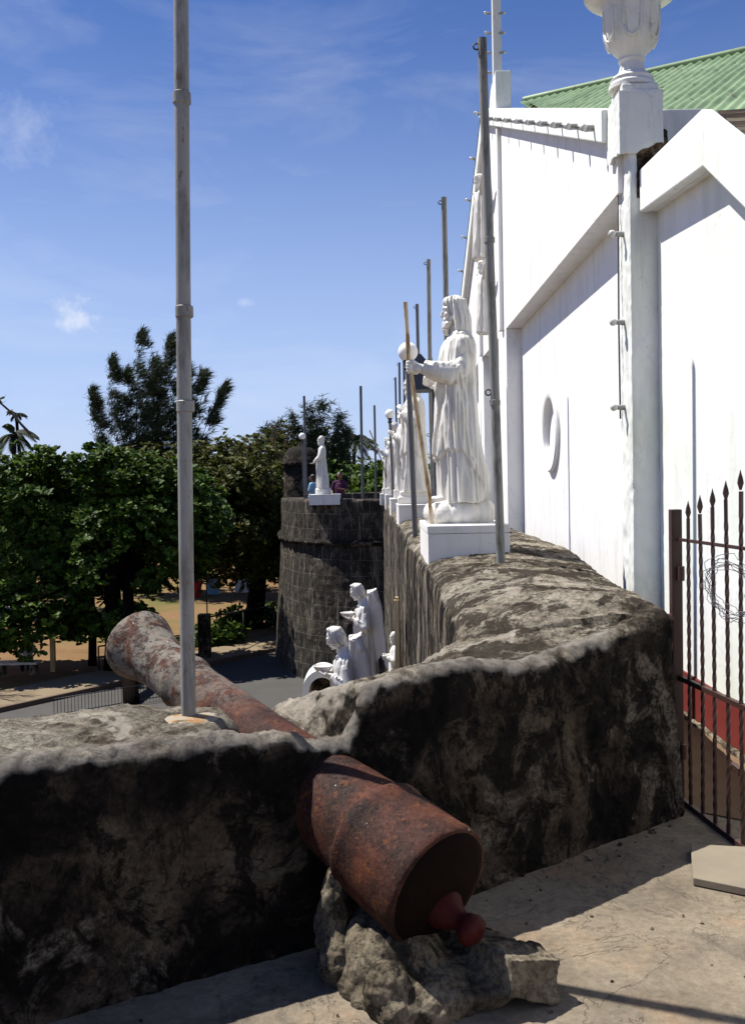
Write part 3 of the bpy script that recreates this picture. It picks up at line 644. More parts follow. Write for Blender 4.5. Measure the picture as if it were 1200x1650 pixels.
def head(c, pitch=0, hair='long', beard='full', veil=False, sc=1.0, seed=0):
    P = []; e = lambda cc, r, ro=None: P.append(ell(cc, r, ro, 20, 14))
    e((.0, 0, .022), (.094, .076, .098)); e((-.028, 0, -.045), (.062, .056, .070)); e((.0, 0, -.01), (.080, .068, .08))
    P.append(cap_tube([(-.088, 0, .032), (-.103, 0, .006), (-.113, 0, -.018)], [.008, .010, .0125])); e((-.104, 0, -.026), (.012, .020, .009))
    P.append(cap_tube([(-.070, -.052, .032), (-.092, -.022, .040), (-.094, 0, .036), (-.092, .022, .040), (-.070, .052, .032)], .010))
    for s in (-1, 1):
        e((-.078, s*.030, .016), (.013, .017, .011)); e((-.066, s*.040, -.018), (.026, .022, .024)); e((.012, s*.078, .0), (.018, .010, .028))
    e((-.093, 0, -.050), (.013, .024, .0065)); e((-.090, 0, -.063), (.012, .020, .0075)); e((-.078, 0, -.094), (.020, .024, .020))
    rr = random.Random(seed)
    if beard in ('full', 'long'):
        Lb = .075 if beard == 'full' else .13
        e((-.074, 0, -.100), (.034, .046, .040)); P.append(cap_tube([(-.066, 0, -.09), (-.076, 0, -.12), (-.070, 0, -.10-Lb*.8)], [.046, .040, .022], 12))
        for s in (-1, 1): P.append(cap_tube([(-.098, s*.006, -.040), (-.092, s*.028, -.052), (-.078, s*.036, -.085)], [.006, .008, .007])); P.append(cap_tube([(-.01, s*.066, -.02), (-.035, s*.058, -.07), (-.065, s*.035, -.10)], [.014, .018, .02]))
        for i in range(9):
            y = (i-4)*.009; P.append(cap_tube([(-.095+abs(y)*.5, y*1.3, -.085), (-.106+abs(y)*.5, y*1.2, -.11), (-.094+abs(y), y*.6, -.10-Lb*rr.uniform(.6, 1))], [.008, .008, .004], 6))
    # hair
    if hair == 'long':
        e((.020, 0, .040), (.092, .086, .092)); P.append(cap_tube([(.05, 0, .03), (.075, 0, -.05), (.085, 0, -.16), (.10, 0, -.24)], [.075, .078, .07, .05], 14))
        for s in (-1, 1): P.append(cap_tube([(.0, s*.070, .03), (.014, s*.080, -.05), (.030, s*.082, -.13), (.045, s*.085, -.20)], [.028, .030, .032, .020], 10))
        for i in range(22):
            a = -1.75+3.5*i/21; cy, cx = math.sin(a), math.cos(a); w = rr.uniform(.010, .016); q = rr.uniform(.18, .27); wv = rr.uniform(-.01, .01)
            P.append(cap_tube([(-.02+.04*cx, cy*.045, .112), (.02+.075*cx, cy*.080, .085), (.03+.088*cx, cy*.092, .0), (.045+.085*cx+wv, cy*.096, -.09), (.065+.085*cx-wv, cy*.098, -q)], [w, w*1.1, w*1.2, w*1.1, w*.6], 6))
        e((-.035, 0, .075), (.062, .070, .050))
    elif hair == 'short':
        e((.018, 0, .038), (.096, .088, .092))
        for i in range(90):
            a = rr.uniform(-2.3, 2.3); u = rr.uniform(-.35, 1); x = .018+.098*math.cos(a)*math.sqrt(max(0, 1-u*u)); y = .09*math.sin(a)*math.sqrt(max(0, 1-u*u)); z = .04+.093*u
            if x < -.05 and z < .06: continue
            e((x, y, z), (.020, .014, .016), rot(rr.uniform(-60, 60), rr.uniform(-60, 60), 0))
        P.append(cap_tube([(.06, 0, .0), (.066, 0, -.07)], [.05, .045], 10))
    elif hair == 'bob':
        e((.016, 0, .036), (.100, .092, .096)); P.append(cap_tube([(.05, 0, .0), (.062, 0, -.09)], [.062, .050], 12))
        for i in range(30):
            a = -2.0+4.0*i/29; cy, cx = math.sin(a), math.cos(a); w = rr.uniform(.010, .015)
            P.append(cap_tube([(-.02+.04*cx, cy*.05, .128), (.018+.082*cx, cy*.084, .085), (.018+.095*cx, cy*.097, .02), (.02+.085*cx, cy*.095, -.05), (.03+.062*cx, cy*.078, -.085)], [w, w, w, w, w*.8], 7))
    if veil:
        e((.022, 0, .036), (.104, .096, .102)); P.append(cap_tube([(.05, 0, .02), (.085, 0, -.09), (.10, 0, -.24)], [.092, .10, .10], 14))
    P.append(cap_tube([(.005, 0, -.05), (.012, 0, -.13), (.02, 0, -.20)], [.050, .050, .062], 14))
    p = merge(*P); M_ = Matrix.Translation(c) @ Euler((0, R(-pitch), 0)).to_matrix().to_4x4() @ Matrix.Scale(sc, 4); return xf(p, M_)
def grip_hand(w, d, stick, r=.016, s=1.0):
    """fist closed round a near vertical stick passing through point stick"""
    w, d, c = Vector(w), Vector(d).normalized(), Vector(stick); up = Vector((0, 0, 1)); sd = d.cross(up).normalized(); P = []
    m = (w+c)*.5+sd*.010*s; P.append(ell_dir(w+d*.035*s+sd*.014*s, d, .050*s, .040*s, .022*s, sd)); P.append(cap_tube([w-d*.03, w+d*.02], [.027*s, .028*s], 12))
    for i, (zz, ln_) in enumerate(((.031, 1.0), (.010, 1.06), (-.011, 1.0), (-.031, .88))):
        pts = []
        for a in (-20, 20, 65, 110, 155, 195): pts.append(c+up*zz*s+(sd*math.cos(R(a))+d*math.sin(R(a)))*(r+.0105*s)*ln_)
        pts.insert(0, w+d*.055*s+sd*.022*s+up*zz*s); P.append(cap_tube(pts, [.0115*s, .012*s, .0115*s, .011*s, .010*s, .0095*s, .008*s], 8))
    P.append(cap_tube([w+d*.02*s+up*.022*s, w+d*.045*s-sd*.012*s+up*.040*s, c-sd*(r+.006)+up*.036*s-d*.006, c-sd*(r)+up*.026*s+d*.014*s], [.014*s, .0125*s, .011*s, .009*s], 8))
    return P
def open_hand(w, d, palm, s=1.0, curl=18):
    """relaxed open hand; palm = the way the palm faces"""
    w, d, pn = Vector(w), Vector(d).normalized(), Vector(palm); pn = (pn-d*pn.dot(d)).normalized(); sd = d.cross(pn); P = []
    P.append(cap_tube([w-d*.03*s, w+d*.02*s], [.026*s, .026*s], 12)); P.append(ell_dir(w+d*.048*s, d, .052*s, .040*s, .017*s, pn))
    for k, (o, l) in enumerate(((-.029, .062), (-.010, .074), (.010, .070), (.028, .055))):
        p0 = w+d*.08*s+sd*o*s; pts = [p0]; dd = d.copy(); ax_ = d.cross(pn)
        for j in range(3): dd = (Matrix.Rotation(R(-curl*(1+.25*k)), 3, ax_) @ dd) if (Matrix.Rotation(R(-curl), 3, ax_) @ dd).dot(pn) > dd.dot(pn) else (Matrix.Rotation(R(curl*(1+.25*k)), 3, ax_) @ dd); pts.append(pts[-1]+dd*l*s*(.42, .32, .26)[j])
        P.append(cap_tube(pts, [.0105*s, .0100*s, .009*s, .007*s], 8))
    P.append(cap_tube([w+d*.022*s-sd*.026*s, w+d*.045*s-sd*.048*s+pn*.012*s, w+d*.068*s-sd*.055*s+pn*.022*s], [.014*s, .012*s, .009*s], 8)); return P
def sleeve(sh, el_, wr, r=(.085, .085, .075, .060), hang=.06, seed=0):
    sh, el_, wr = Vector(sh), Vector(el_), Vector(wr); m = (el_+wr)/2; P = []
    P.append(cap_tube([sh, (sh+el_)/2, el_], [r[0], (r[0]+r[1])/2, r[1]], 16)); pts = [el_, (el_*2+wr)/3-Vector((0, 0, hang*.5)), (el_+wr*2)/3-Vector((0, 0, hang*.35)), wr]
    P.append(tube(pts, [r[1], r[2]*1.12, r[2], r[3]], 18))
    d_ = (wr-el_).normalized()
    for i in range(5):                                           # creases hanging under the forearm
        q = el_+(wr-el_)*(.05+.17*i); P.append(cap_tube([q+Vector((0, -r[2]*.78, .03)), q+Vector((.012, -r[2]*.8, -.03)), q+Vector((.03, -r[2]*.45, -r[2]-.02))], .011, 7))
    P.append(cap_tube([sh+Vector((0, -.03, .02)), el_+Vector((.03, -.035, .02))], .024, 8)); return P
def rockbase(a, b, h, seed, front=-.26, back=.22):
    V, F = subsurf(box(front, back, -b, b, 0, h), 0); P = []; rr = random.Random(seed)
    P.append(box(front+.03, back-.02, -b+.02, b-.02, 0, h-.01))
    for i in range(14):
        a_ = i/14*2*math.pi; P.append(ell(((front+back)/2-math.cos(a_)*(back-front)*.42, -math.sin(a_)*b*.85, h*.42), (.075+rr.random()*.03, .075+rr.random()*.03, h*.58)))
    return P
def dress(V, N, seed, hd=None, fold=.0065):
    """fine folds on cloth and strands on hair, carved into the remeshed figure"""
    z = V[:, 2]; f = fold*(1-2.6*np.abs(vn(np.stack([V[:, 0]*13+seed, V[:, 1]*13, z*2.0], 1), seed)))+fold*.5*(1-2.6*np.abs(vn(np.stack([V[:, 0]*27+seed, V[:, 1]*27, z*5.0], 1), seed+2)))
    m = np.ones(len(V))
    if hd is not None:
        c, pitch, kind, sc = hd; q = V-np.array(c); a = R(-pitch); q = np.stack([q[:, 0]*math.cos(a)-q[:, 2]*math.sin(a), q[:, 1], q[:, 0]*math.sin(a)+q[:, 2]*math.cos(a)], 1)/sc
        near = (np.abs(q[:, 0]) < .19) & (np.abs(q[:, 1]) < .14) & (q[:, 2] > -.13) & (q[:, 2] < .2)
        m = np.where(near, 0, m); long_ = kind == 'long'
        hz = ((q[:, 0] > -.045+.35*np.clip(-q[:, 2], 0, .1)) | (q[:, 2] > .065)) & (q[:, 2] > (-.30 if long_ else -.11)) & (q[:, 2] < .2) & (np.abs(q[:, 1]) < .15) & (q[:, 0] > -.11) & (q[:, 0] < .24)
        ang = np.arctan2(q[:, 1], q[:, 0]-.02); wv = q[:, 2]*9+.8*np.sin(q[:, 2]*26)
        st_ = .0075*(1-2.8*np.abs(vn(np.stack([np.cos(ang)*5.5+wv*.35, np.sin(ang)*5.5, wv*.25+q[:, 0]*4], 1), 5)))+.0035*(1-2.6*np.abs(vn(np.stack([np.cos(ang)*13+wv*.5, np.sin(ang)*13, wv*.4], 1), 6)))
        if kind == 'short': st_ = .006*vn(q*60, 4)
        f = np.where(hz, 0, f*m)+np.where(hz, st_, 0)
    else: f = f*m
    return V+N*f[:, None]
ST = {}
def statue(name, lab, loc, parts, base, vox, grp='white saint statues along the parapet', extras=(), scale=1.0, rotz=0, mat='statue', seed=0, hd=None, slim=0):
    t_ = thing(name, lab, 'statue', loc, grp)
    Mx = Matrix.Translation(loc) @ Matrix.Rotation(rotz, 4, 'Z') @ Matrix.Scale(scale, 4)
    V, F = remesh(merge(*parts), vox, 1)
    if slim: V = V.copy(); m_ = sst(-.26, -.16, V[:, 0]); V[:, 0] = V[:, 0]*(1-slim*m_)+(-.26*0)*m_-slim*.03*m_
    V = dress(V, normals((V, F)), seed, hd)
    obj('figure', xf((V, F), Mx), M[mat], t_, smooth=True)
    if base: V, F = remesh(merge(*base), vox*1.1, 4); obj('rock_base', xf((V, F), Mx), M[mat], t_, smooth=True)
    for nm, p in extras: obj(nm, xf(p, Mx), M[mat], t_, smooth=True, auto=40)
    return t_, Mx
up3 = lambda P, z: [mv(p, 0, 0, z) for p in P]
def plinth(x0, x1, y0, y1, z0, z1, lab, cap=.035):
    t_ = thing('plinth', lab, 'plinth', ((x0+x1)/2, (y0+y1)/2, z0), 'white painted plinths under the statues')
    obj('block', box(x0+.004, x1-.004, y0+.004, y1-.004, z0-.12, z1-cap-.002), M['plinth'], t_, bevel=.006); obj('slab', box(x0, x1, y0, y1, z1-cap, z1), M['plinth'], t_, bevel=.006); return t_
# --- the big one, nearest
SY = 7.95; s0 = PY(745, 852, SY); ZP = 1.25
plinth(.445, 1.065, 7.42, 8.55, 1.0, ZP, 'white plinth with a flaking brick corner, under the large bearded statue', .06)
rows = [(0, -.18, .185), (.15, -.18, .175), (.35, -.175, .15), (.6, -.17, .13), (.85, -.155, .115), (1.05, -.14, .108), (1.2, -.12, .105), (1.28, -.095, .10), (1.34, -.055, .075), (1.40, -.05, .055)]
P = [robe(rows, [(0, .33), (40, .38), (80, .42), (110, .30), (150, .04), (180, -.05)], seed=1, k=2.3, amp=.021)]
P.append(head((-.045, 0, 1.505), 2, 'long', 'full', seed=2))
WR = (-.335, -.215, 1.045); EL = (-.02, -.235, 1.02); STK = (-.405, -.20, 1.06)
P += sleeve((.02, -.150, 1.20), EL, (-.30, -.218, 1.055), (.062, .070, .082, .050), .06)
P += grip_hand(WR, Vector((-1, .0, .06)), STK, .013, 1.08)
P += sleeve((.02, .155, 1.22), (.03, .22, .98), (-.17, .16, .96), (.085, .085, .085, .06), .05); P += open_hand((-.18, .15, .965), (-1, -.3, .1), (0, -1, .3))
P.append(cap_tube([(-.165, -.10, 1.02), (-.185, -.09, .88), (-.175, -.08, .74)], [.04, .042, .02], 12))   # hanging mantle end
P.append(cap_tube([(.0, -.15, 1.275), (-.09, -.10, 1.20), (-.140, -.02, 1.06), (-.165, .06, .92)], [.018, .022, .02, .018], 10))
P.append(cap_tube([(.03, -.16, 1.25), (-.05, -.15, 1.16), (-.11, -.08, 1.02), (-.15, .0, .90)], [.014, .018, .018, .014], 10))
P.append(cap_tube([(-.20, -.06, .36), (-.15, -.17, .42), (-.03, -.235, .44), (.08, -.225, .33), (.16, -.15, .14)], [.018, .020, .02, .02, .018], 10))
P += [ell((-.21, -.08, .02), (.075, .035, .028)), ell((-.17, .09, .02), (.075, .035, .028))]
P = up3(P, .165)
t1, M1 = statue('bearded_staff_statue', 'largest white statue: long haired bearded robed man holding a wooden staff, nearest on the parapet', (s0.x, SY, ZP), P, rockbase(.2, .2, .18, 5), .0065, seed=3, hd=((-.045, 0, 1.67), 2, 'long', 1), slim=.12)
stk = [M1 @ Vector(q) for q in ((-.435, -.24, 1.72), (-.425, -.225, 1.5), (-.418, -.212, 1.28), (STK[0], STK[1], 1.225), (-.37, -.205, .95), (-.325, -.21, .6), (-.275, -.22, .22), (-.262, -.222, .0))]
so = obj('staff', tube(stk, [.0165, .016, .018, .0155, .017, .016, .0155, .016], 14), M['stick'], smooth=True, auto=60)
tag(so, 'weathered wooden staff gripped in the hand of the largest bearded statue', 'staff')
# --- second: shoulder turned, hands forward
Y2 = 14.95; q = PY(668, 816, Y2); plinth(.45, 1.15, 14.45, 15.6, .95, 1.235, 'white plinth second in the row, partly behind the largest statue')
P = [robe(rows, [(0, .5), (90, .55), (180, .4)], seed=12, k=2.4, amp=.018), head((-.045, 0, 1.505), 10, 'short', 'full', seed=4)]
P += sleeve((.02, -.15, 1.22), (.0, -.24, .99), (-.17, -.17, 1.12), (.085, .085, .085, .06), .06); P += open_hand((-.175, -.165, 1.13), (-.5, .3, .8), (-.3, 1, 0))
P += sleeve((.02, .15, 1.22), (.0, .24, .99), (-.20, .12, 1.10), (.085, .085, .085, .06), .06); P = up3(P, .17)
statue('robed_statue', 'white robed statue half hidden behind the arm of the largest statue', (PY(670, 800, Y2).x, Y2, 1.235), P, [box(-.26, .22, -.2, .2, 0, .10), box(-.23, .2, -.18, .18, .09, .18)], .012, scale=1.06, seed=6, hd=((-.045, 0, 1.675), 10, 'short', 1))
# --- third: praying old man
Y3 = 20.2; plinth(.46, 1.2, 19.7, 20.8, .95, 1.225, 'white plinth under the praying bearded statue')
P = [robe(rows, [(0, .62), (60, .5), (110, .75), (180, .6)], seed=23, k=2.4, amp=.020, twist=.5), head((-.05, 0, 1.50), 8, 'short', 'long', seed=9)]
P += sleeve((.02, -.15, 1.22), (.02, -.23, .97), (-.22, -.10, 1.08), (.085, .085, .085, .06), .06); P += open_hand((-.23, -.04, 1.09), (-.8, .15, .55), (0, 1, 0), curl=6)
P += sleeve((.02, .15, 1.22), (.02, .23, .97), (-.22, .10, 1.08), (.085, .085, .085, .06), .06); P += open_hand((-.23, .04, 1.09), (-.8, -.15, .55), (0, -1, 0), curl=6)
P.append(cap_tube([(-.18, -.10, .95), (-.2, -.12, .7), (-.17, -.14, .45)], [.05, .04, .03], 12)); P = up3(P, .17)
statue('praying_statue', 'white statue of an old bearded man with folded hands, right of the smaller globe lamp', (PY(655, 800, Y3).x, Y3, 1.225), P, [box(-.26, .24, -.2, .2, 0, .17)], .011, seed=8, scale=1.02, hd=((-.05, 0, 1.67), 8, 'short', 1))
# --- fourth and fifth
Y4 = 26.0; plinth(.47, 1.25, 25.5, 26.6, .95, 1.22, 'small white plinth left of the praying statue, fourth in the row')
P = [robe(rows, None, seed=31, k=2.3, amp=.02), head((-.045, 0, 1.505), 0, 'short', 'full', seed=11)]
P += sleeve((.02, -.15, 1.22), (.0, -.24, 1.0), (-.18, -.16, 1.14), (.085, .085, .085, .06), .06); P += open_hand((-.19, -.15, 1.15), (-.6, .2, .8), (0, 1, 0)); P += sleeve((.02, .15, 1.22), (.02, .23, .97), (-.2, .12, 1.05), (.085, .085, .085, .06), .06)
P = up3(P, .17); statue('robed_statue', 'white robed statue between the smaller globe lamp post and the praying statue', (PY(637, 790, Y4).x+.02, Y4, 1.22), P, [box(-.26, .24, -.2, .2, 0, .17)], .016, seed=9, scale=1.04)
Y5 = 30.6; plinth(.40, 1.2, 30.2, 31.2, .95, 1.18, 'farthest white plinth of the row at the corner of the round bastion')
P = [robe(rows, None, seed=37, k=2.3, amp=.02), head((-.045, 0, 1.505), 8, 'short', 'full', seed=12)]
P += sleeve((.0, -.15, 1.24), (-.06, -.24, 1.04), (-.30, -.22, 1.24), (.085, .08, .07, .05), .05); P += grip_hand((-.31, -.22, 1.26), (-.9, 0, .2), (-.385, -.2, 1.28), .014); P += sleeve((.02, .15, 1.22), (.02, .23, .97), (-.2, .12, 1.05), (.085, .085, .085, .06), .06)
P = up3(P, .17); t5, M5 = statue('statue_holding_rod', 'farthest white statue of the row, grasping a thin slanting rod', (PY(628, 790, Y5).x, Y5, 1.18), P, [box(-.26, .24, -.2, .2, 0, .17)], .016, seed=10, scale=.95)
so = obj('rod', tube([M5 @ Vector(v) for v in ((-.62, -.2, 2.05), (-.385, -.2, 1.45), (-.22, -.2, .95), (-.05, -.2, .3))], [.018, .018, .018, .018], 10), M['stick'], smooth=True, auto=60)
tag(so, 'thin slanting rod held by the farthest statue of the row', 'rod')
# --- lone statue on the bastion
Y6 = 32.6; q6 = PY(521, 803, Y6)
P = [robe([(z, f*.92, b*.95) for z, f, b in rows], None, seed=41, k=2.2, amp=.02), head((-.045, 0, 1.505), 4, 'short', 'full', seed=14)]
P += sleeve((.0, -.16, 1.22), (-.07, -.22, 1.0), (-.24, -.24, .82), (.08, .075, .065, .05), .03); P += open_hand((-.25, -.245, .81), (-.85, -.1, -.45), (0, .3, 1)); P += sleeve((.0, .15, 1.22), (-.02, .2, .97), (-.15, .14, .85), (.085, .08, .07, .05), .05)
P.append(cap_tube([(-.15, -.12, .85), (-.17, -.14, .62), (-.16, -.14, .42)], [.04, .035, .03], 10)); P = up3(P, .20)
plinth(q6.x-.44, q6.x+.56, 32.15, 33.2, .95, 1.17, 'low white plinth on the round bastion under the lone statue')
statue('robed_statue', 'lone white statue on the round bastion with one arm stretched down to the left', (q6.x, Y6, 1.17), P, [lathe([(.25, 0), (.25, .16), (.22, .21), (.02, .215)], (0, 0, 0), 24)], .016, seed=11, scale=1.04)

# --- angels with bowls
arow = [(0, -.17, .17), (.3, -.165, .16), (.6, -.15, .15), (.85, -.14, .13), (1.02, -.14, .11), (1.15, -.13, .10), (1.22, -.11, .095), (1.28, -.07, .08), (1.34, -.05, .055), (1.40, -.05, .05)]
def wing(s, seed):
    P = []; root = Vector((.07, s*.06, 1.12)); bend = Vector((.085, s*.10, 1.47)); outer = Vector((.175, s*.13, 1.36))
    P.append(cap_tube([root, (root+bend)/2+Vector((.005, 0, .0)), bend+Vector((.01, 0, -.02)), bend+Vector((.045, 0, .0)), outer+Vector((-.01, 0, .0))], [.035, .044, .052, .054, .046], 14))
    for row, (l0, l1, w_, off) in enumerate(((.80, 1.05, .026, .0), (.40, .60, .027, .014), (.20, .30, .028, .026))):
        for i in range(8):
            u = i/7; a = root.lerp(bend, min(1, u*1.6)) if u < .62 else bend.lerp(outer, (u-.62)/.38); L_ = (l0+(l1-l0)*u)*(.80+.20*u)
            d_ = Vector((.13+.02*u, s*.04, -1)).normalized(); P.append(ell_dir(a+d_*L_*.52+Vector((.012*row, s*off, 0)), d_, L_*.52, w_, .010, (0, 1, 0)))
    return P
def angel(lab, q, scale=1.0, seed=0):
    P = [robe(arow, None, seed=50+seed, k=2.0, amp=.012, bw=[(0, .20), (.5, .17), (.85, .155), (1.05, .165), (1.18, .175), (1.25, .155), (1.29, .11), (1.33, .06), (1.42, .05)]), head((-.100, 0, 1.455), 24, 'bob', None, seed=20+seed, sc=.88)]
    P.append(cap_tube([(.0, 0, 1.24), (-.05, 0, 1.36), (-.08, 0, 1.43)], [.07, .052, .05], 12))
    for s in (-1, 1):
        P += sleeve((.0, s*.135, 1.15), (.02, s*.185, .985), (-.13, s*.125, 1.085), (.062, .066, .060, .046), .05)
        P += open_hand((-.145, s*.118, 1.09), (-1, -s*.35, .12), (0, -s*.25, 1), .92, 14)
        P += wing(s, seed+s+3)
    P.append(cap_tube([(-.045, -.075, 1.29), (-.085, -.03, 1.25), (-.085, .03, 1.25), (-.045, .075, 1.29)], [.018, .018, .018, .018], 10))
    bowl = lathe([(.03, -.050), (.048, -.046), (.080, -.020), (.098, .010), (.104, .026), (.096, .028), (.072, .004), (.01, -.018)], (-.235, 0, 1.15), 36)
    t_ = thing('angel_statue', lab, 'statue', q, 'white angels holding bowls below the parapet'); Mx = Matrix.Translation(q) @ Matrix.Scale(scale, 4)
    V, F = remesh(merge(*P), .0070, 1); V = dress(V, normals((V, F)), seed, ((-.100, 0, 1.455), 24, 'bob', .88), .003); obj('figure', xf((V, F), Mx), M['angel'], t_, smooth=True); obj('bowl', xf(bowl, Mx), M['angel'], t_, smooth=True, auto=50)
    obj('pedestal', xf(merge(box(-.26, .26, -.26, .26, -3.3/scale, -.08), lathe([(.24, -.09), (.24, -.03), (.20, .0), (.02, .005)], (0, 0, 0), 28)), Mx), M['plinth'], t_)
    return t_
qa = PY(548, 1012, 9.6); angel('nearer and lower white angel bowing over a bowl held in both hands', (qa.x+.045, 9.6, qa.z-1.56*.94), .94, 0)
qb = PY(584, 940, 13.6); angel('farther and higher white angel bowing over a bowl, standing behind the other', (qb.x+.02, 13.6, qb.z-1.56), .99, 4)
# white arched niche
qn = PY(520, 1110, 10.6); ro_ = .21; arc = [(math.cos(a), math.sin(a)) for a in np.linspace(0, math.pi, 25)]
poly = [(qn.x+c*ro_, qn.z+s*ro_*1.15) for c, s in arc]+[(qn.x-ro_, qn.z-1.1)]+[(qn.x-ro_+.07, qn.z-1.1)]+[(qn.x-c*(ro_-.07), qn.z+s*(ro_-.07)*1.15) for c, s in arc]+[(qn.x+ro_-.07, qn.z-1.1), (qn.x+ro_, qn.z-1.1)]
n_ = len(poly); Vn = [(x, 10.4, z) for x, z in poly]+[(x, 10.85, z) for x, z in poly]
Fn = [tuple(range(n_)), tuple(range(2*n_-1, n_-1, -1))]+[(i, i+n_, (i+1) % n_+n_, (i+1) % n_) for i in range(n_)]
nt_ = thing('arched_niche', 'small white arched niche left of the lower angel', 'niche', (qn.x, 10.6, qn.z-1.1))
obj('arch', fixn(vf(Vn, Fn)), M['plaster_old'], nt_); obj('back_panel', box(qn.x-ro_+.02, qn.x+ro_-.02, 10.852, 10.9, qn.z-1.1, qn.z+.12), M['broken'], nt_)
obj('pedestal', box(qn.x-.34, qn.x+.34, 10.3, 11.0, GZ, qn.z-1.102), M['plinth'], nt_)
# small statue and cream plank by the wall
P = [robe(rows, None, seed=61, k=2.2, amp=.02), head((-.045, 0, 1.505), 10, 'short', 'full', seed=33)]+sleeve((.0, -.16, 1.22), (-.03, -.23, .98), (-.2, -.15, 1.05), (.08, .075, .065, .05), .04)+sleeve((.0, .16, 1.22), (-.03, .23, .98), (-.2, .15, 1.05), (.08, .075, .065, .05), .04)+open_hand((-.2, -.15, 1.05), (-1, 0, .3), (0, 1, 0))+open_hand((-.2, .15, 1.05), (-1, 0, .3), (0, -1, 0))
qs = PY(630, 1016, 10.2); statue('small_saint_statue', 'small white figure squeezed beside the cream plank below the parapet', (qs.x+.045, 10.2, qs.z-.72), P, [box(-.28, .26, -.22, .22, -.15, .02)], .016, scale=.43, seed=13)
qs_ = obj('pedestal', box(qs.x-.14, qs.x+.15, 10.0, 10.4, GZ, qs.z-.77), M['plinth']); tag(qs_, 'tall narrow white pedestal carrying the small saint figure', 'pedestal')
qk = PY(638, 962, 9.9); wo_ = obj('plank', merge(prismZ([(qk.x-.022, 9.88), (qk.x+.022, 9.86), (qk.x+.035, 9.93), (qk.x-.02, 9.94)], GZ, qk.z-.03), prismZ([(qk.x-.012, 9.885), (qk.x+.02, 9.87), (qk.x+.022, 9.93), (qk.x-.01, 9.935)], qk.z-.029, qk.z)), M['cream']); tag(wo_, 'narrow cream yellow plank standing upright against the outer fort wall', 'plank')
# dark sheet behind the arm of the big statue
a_ = PY(679, 573, 12.6); b_ = PY(707, 607, 12.2); zl = PY(679, 630, 12.6).z
sp_ = thing('dark_sign_box', 'dark blue sheet metal box behind the outstretched arm of the largest statue', 'sign box', (.85, 12.5, 1.0))
obj('case', fixn(vf([(a_.x-.16, 12.4, zl), (b_.x+.06, 12.3, zl), (b_.x+.06, 12.3, b_.z-.03), (a_.x-.02, 12.4, a_.z), (a_.x-.16, 12.4, a_.z), (a_.x-.16, 12.9, zl), (b_.x+.06, 12.9, zl), (b_.x+.06, 12.9, b_.z-.03), (a_.x-.02, 12.9, a_.z), (a_.x-.16, 12.9, a_.z)], [(0, 1, 2, 3, 4), (5, 9, 8, 7, 6), (0, 5, 6, 1), (1, 6, 7, 2), (2, 7, 8, 3), (3, 8, 9, 4), (4, 9, 5, 0)])), M['darkpanel'], sp_, bevel=.006)
obj('post', tube([(.87, 12.6, .95), (.87, 12.6, zl+.05)], .028, 14), M['pole_far'], sp_, smooth=True, auto=50)
# ================================================================== church
ch = thing('church', 'white church with blind round window, raking copings and green corrugated roof', 'church', (2.1, 14, 0))
def O(y): return 1.87+.0145*(y-7.3)
def slabY(poly, x0f, x1f):                     # polygon (y,z) between two x(y) functions
    n = len(poly); V = [(x0f(y), y, z) for y, z in poly]+[(x1f(y), y, z) for y, z in poly]
    F = [tuple(range(n)), tuple(range(2*n-1, n-1, -1))]+[(i, i+n, (i+1) % n+n, (i+1) % n) for i in range(n)]; return fixn(vf(V, F))
SOF = 3.66; YA, ZA = 15.5, 7.30
def rake(y): return 4.30+(ZA-4.30)*(y-7.4)/(YA-7.4) if y < YA else ZA-(y-YA)*.47
Lw = lambda y: O(y)+.21
wallp = slabY([(7.2, -.1), (13.8, -.1), (13.8, SOF+.1), (7.2, SOF+.1)], Lw, lambda y: Lw(y)+.60)
oc = PY(891, 701, 11.4); OR = .385
wallp = bool_diff(wallp, lathe([(OR, -.3), (OR, .50)], (Lw(11.4), 11.4, 2.12), 64, (1, 0, 0)))
obj('wall', wallp, M['plaster'], ch)
obj('round_window', merge(lathe([(OR-.002, .30), (OR-.002, .02), (OR-.002, -.045), (OR+.025, -.06), (OR+.095, -.06), (OR+.115, -.045), (OR+.115, .02)], (Lw(11.4), 11.4, 2.12), 64, (1, 0, 0))) if 0 else fixn(lathe([(OR-.004, .25), (OR-.004, -.045), (OR+.015, -.055), (OR+.065, -.055), (OR+.085, -.04), (OR+.085, .03)], (Lw(11.4), 11.4, 2.12), 64, (1, 0, 0))), M['plaster'], ch, smooth=True, auto=35)
obj('pilaster', slabY([(13.8, -.1), (14.7, -.1), (14.7, SOF-.002), (13.8, SOF-.002)], O, lambda y: O(y)+.6), M['plaster'], ch, bevel=.008)
obj('wall', slabY([(14.7, -.1), (16.9, -.1), (16.9, SOF+.1), (14.7, SOF+.1)], lambda y: O(y)+.16, lambda y: O(y)+.6), M['plaster'], ch)
obj('window', slabY([(15.2, 2.2), (16.4, 2.2), (16.4, 3.3), (15.2, 3.3)], lambda y: O(y)+.12, lambda y: O(y)+.158), M['black'], ch)
obj('pilaster', slabY([(16.9, -.1), (17.8, -.1), (17.8, SOF-.002), (16.9, SOF-.002)], O, lambda y: O(y)+.6), M['plaster'], ch, bevel=.008)
obj('wall', slabY([(17.8, -.1), (24.0, -.1), (24.0, SOF-.2), (17.8, SOF-.2)], Lw, lambda y: Lw(y)+.4), M['plaster'], ch)
gy = [7.3, YA, 23.9]
obj('gable', slabY([(7.3, SOF), (23.9, SOF-.55), (23.9, rake(23.9)-.1), (YA, ZA-.1), (7.3, rake(7.3)-.1)][0:1]+[(17.8, SOF), (23.9, SOF-.4), (23.9, max(SOF-.39, rake(23.9)-.1)), (YA, ZA-.1), (7.3, rake(7.3)-.1)], O, lambda y: O(y)+.30), M['plaster'], ch)
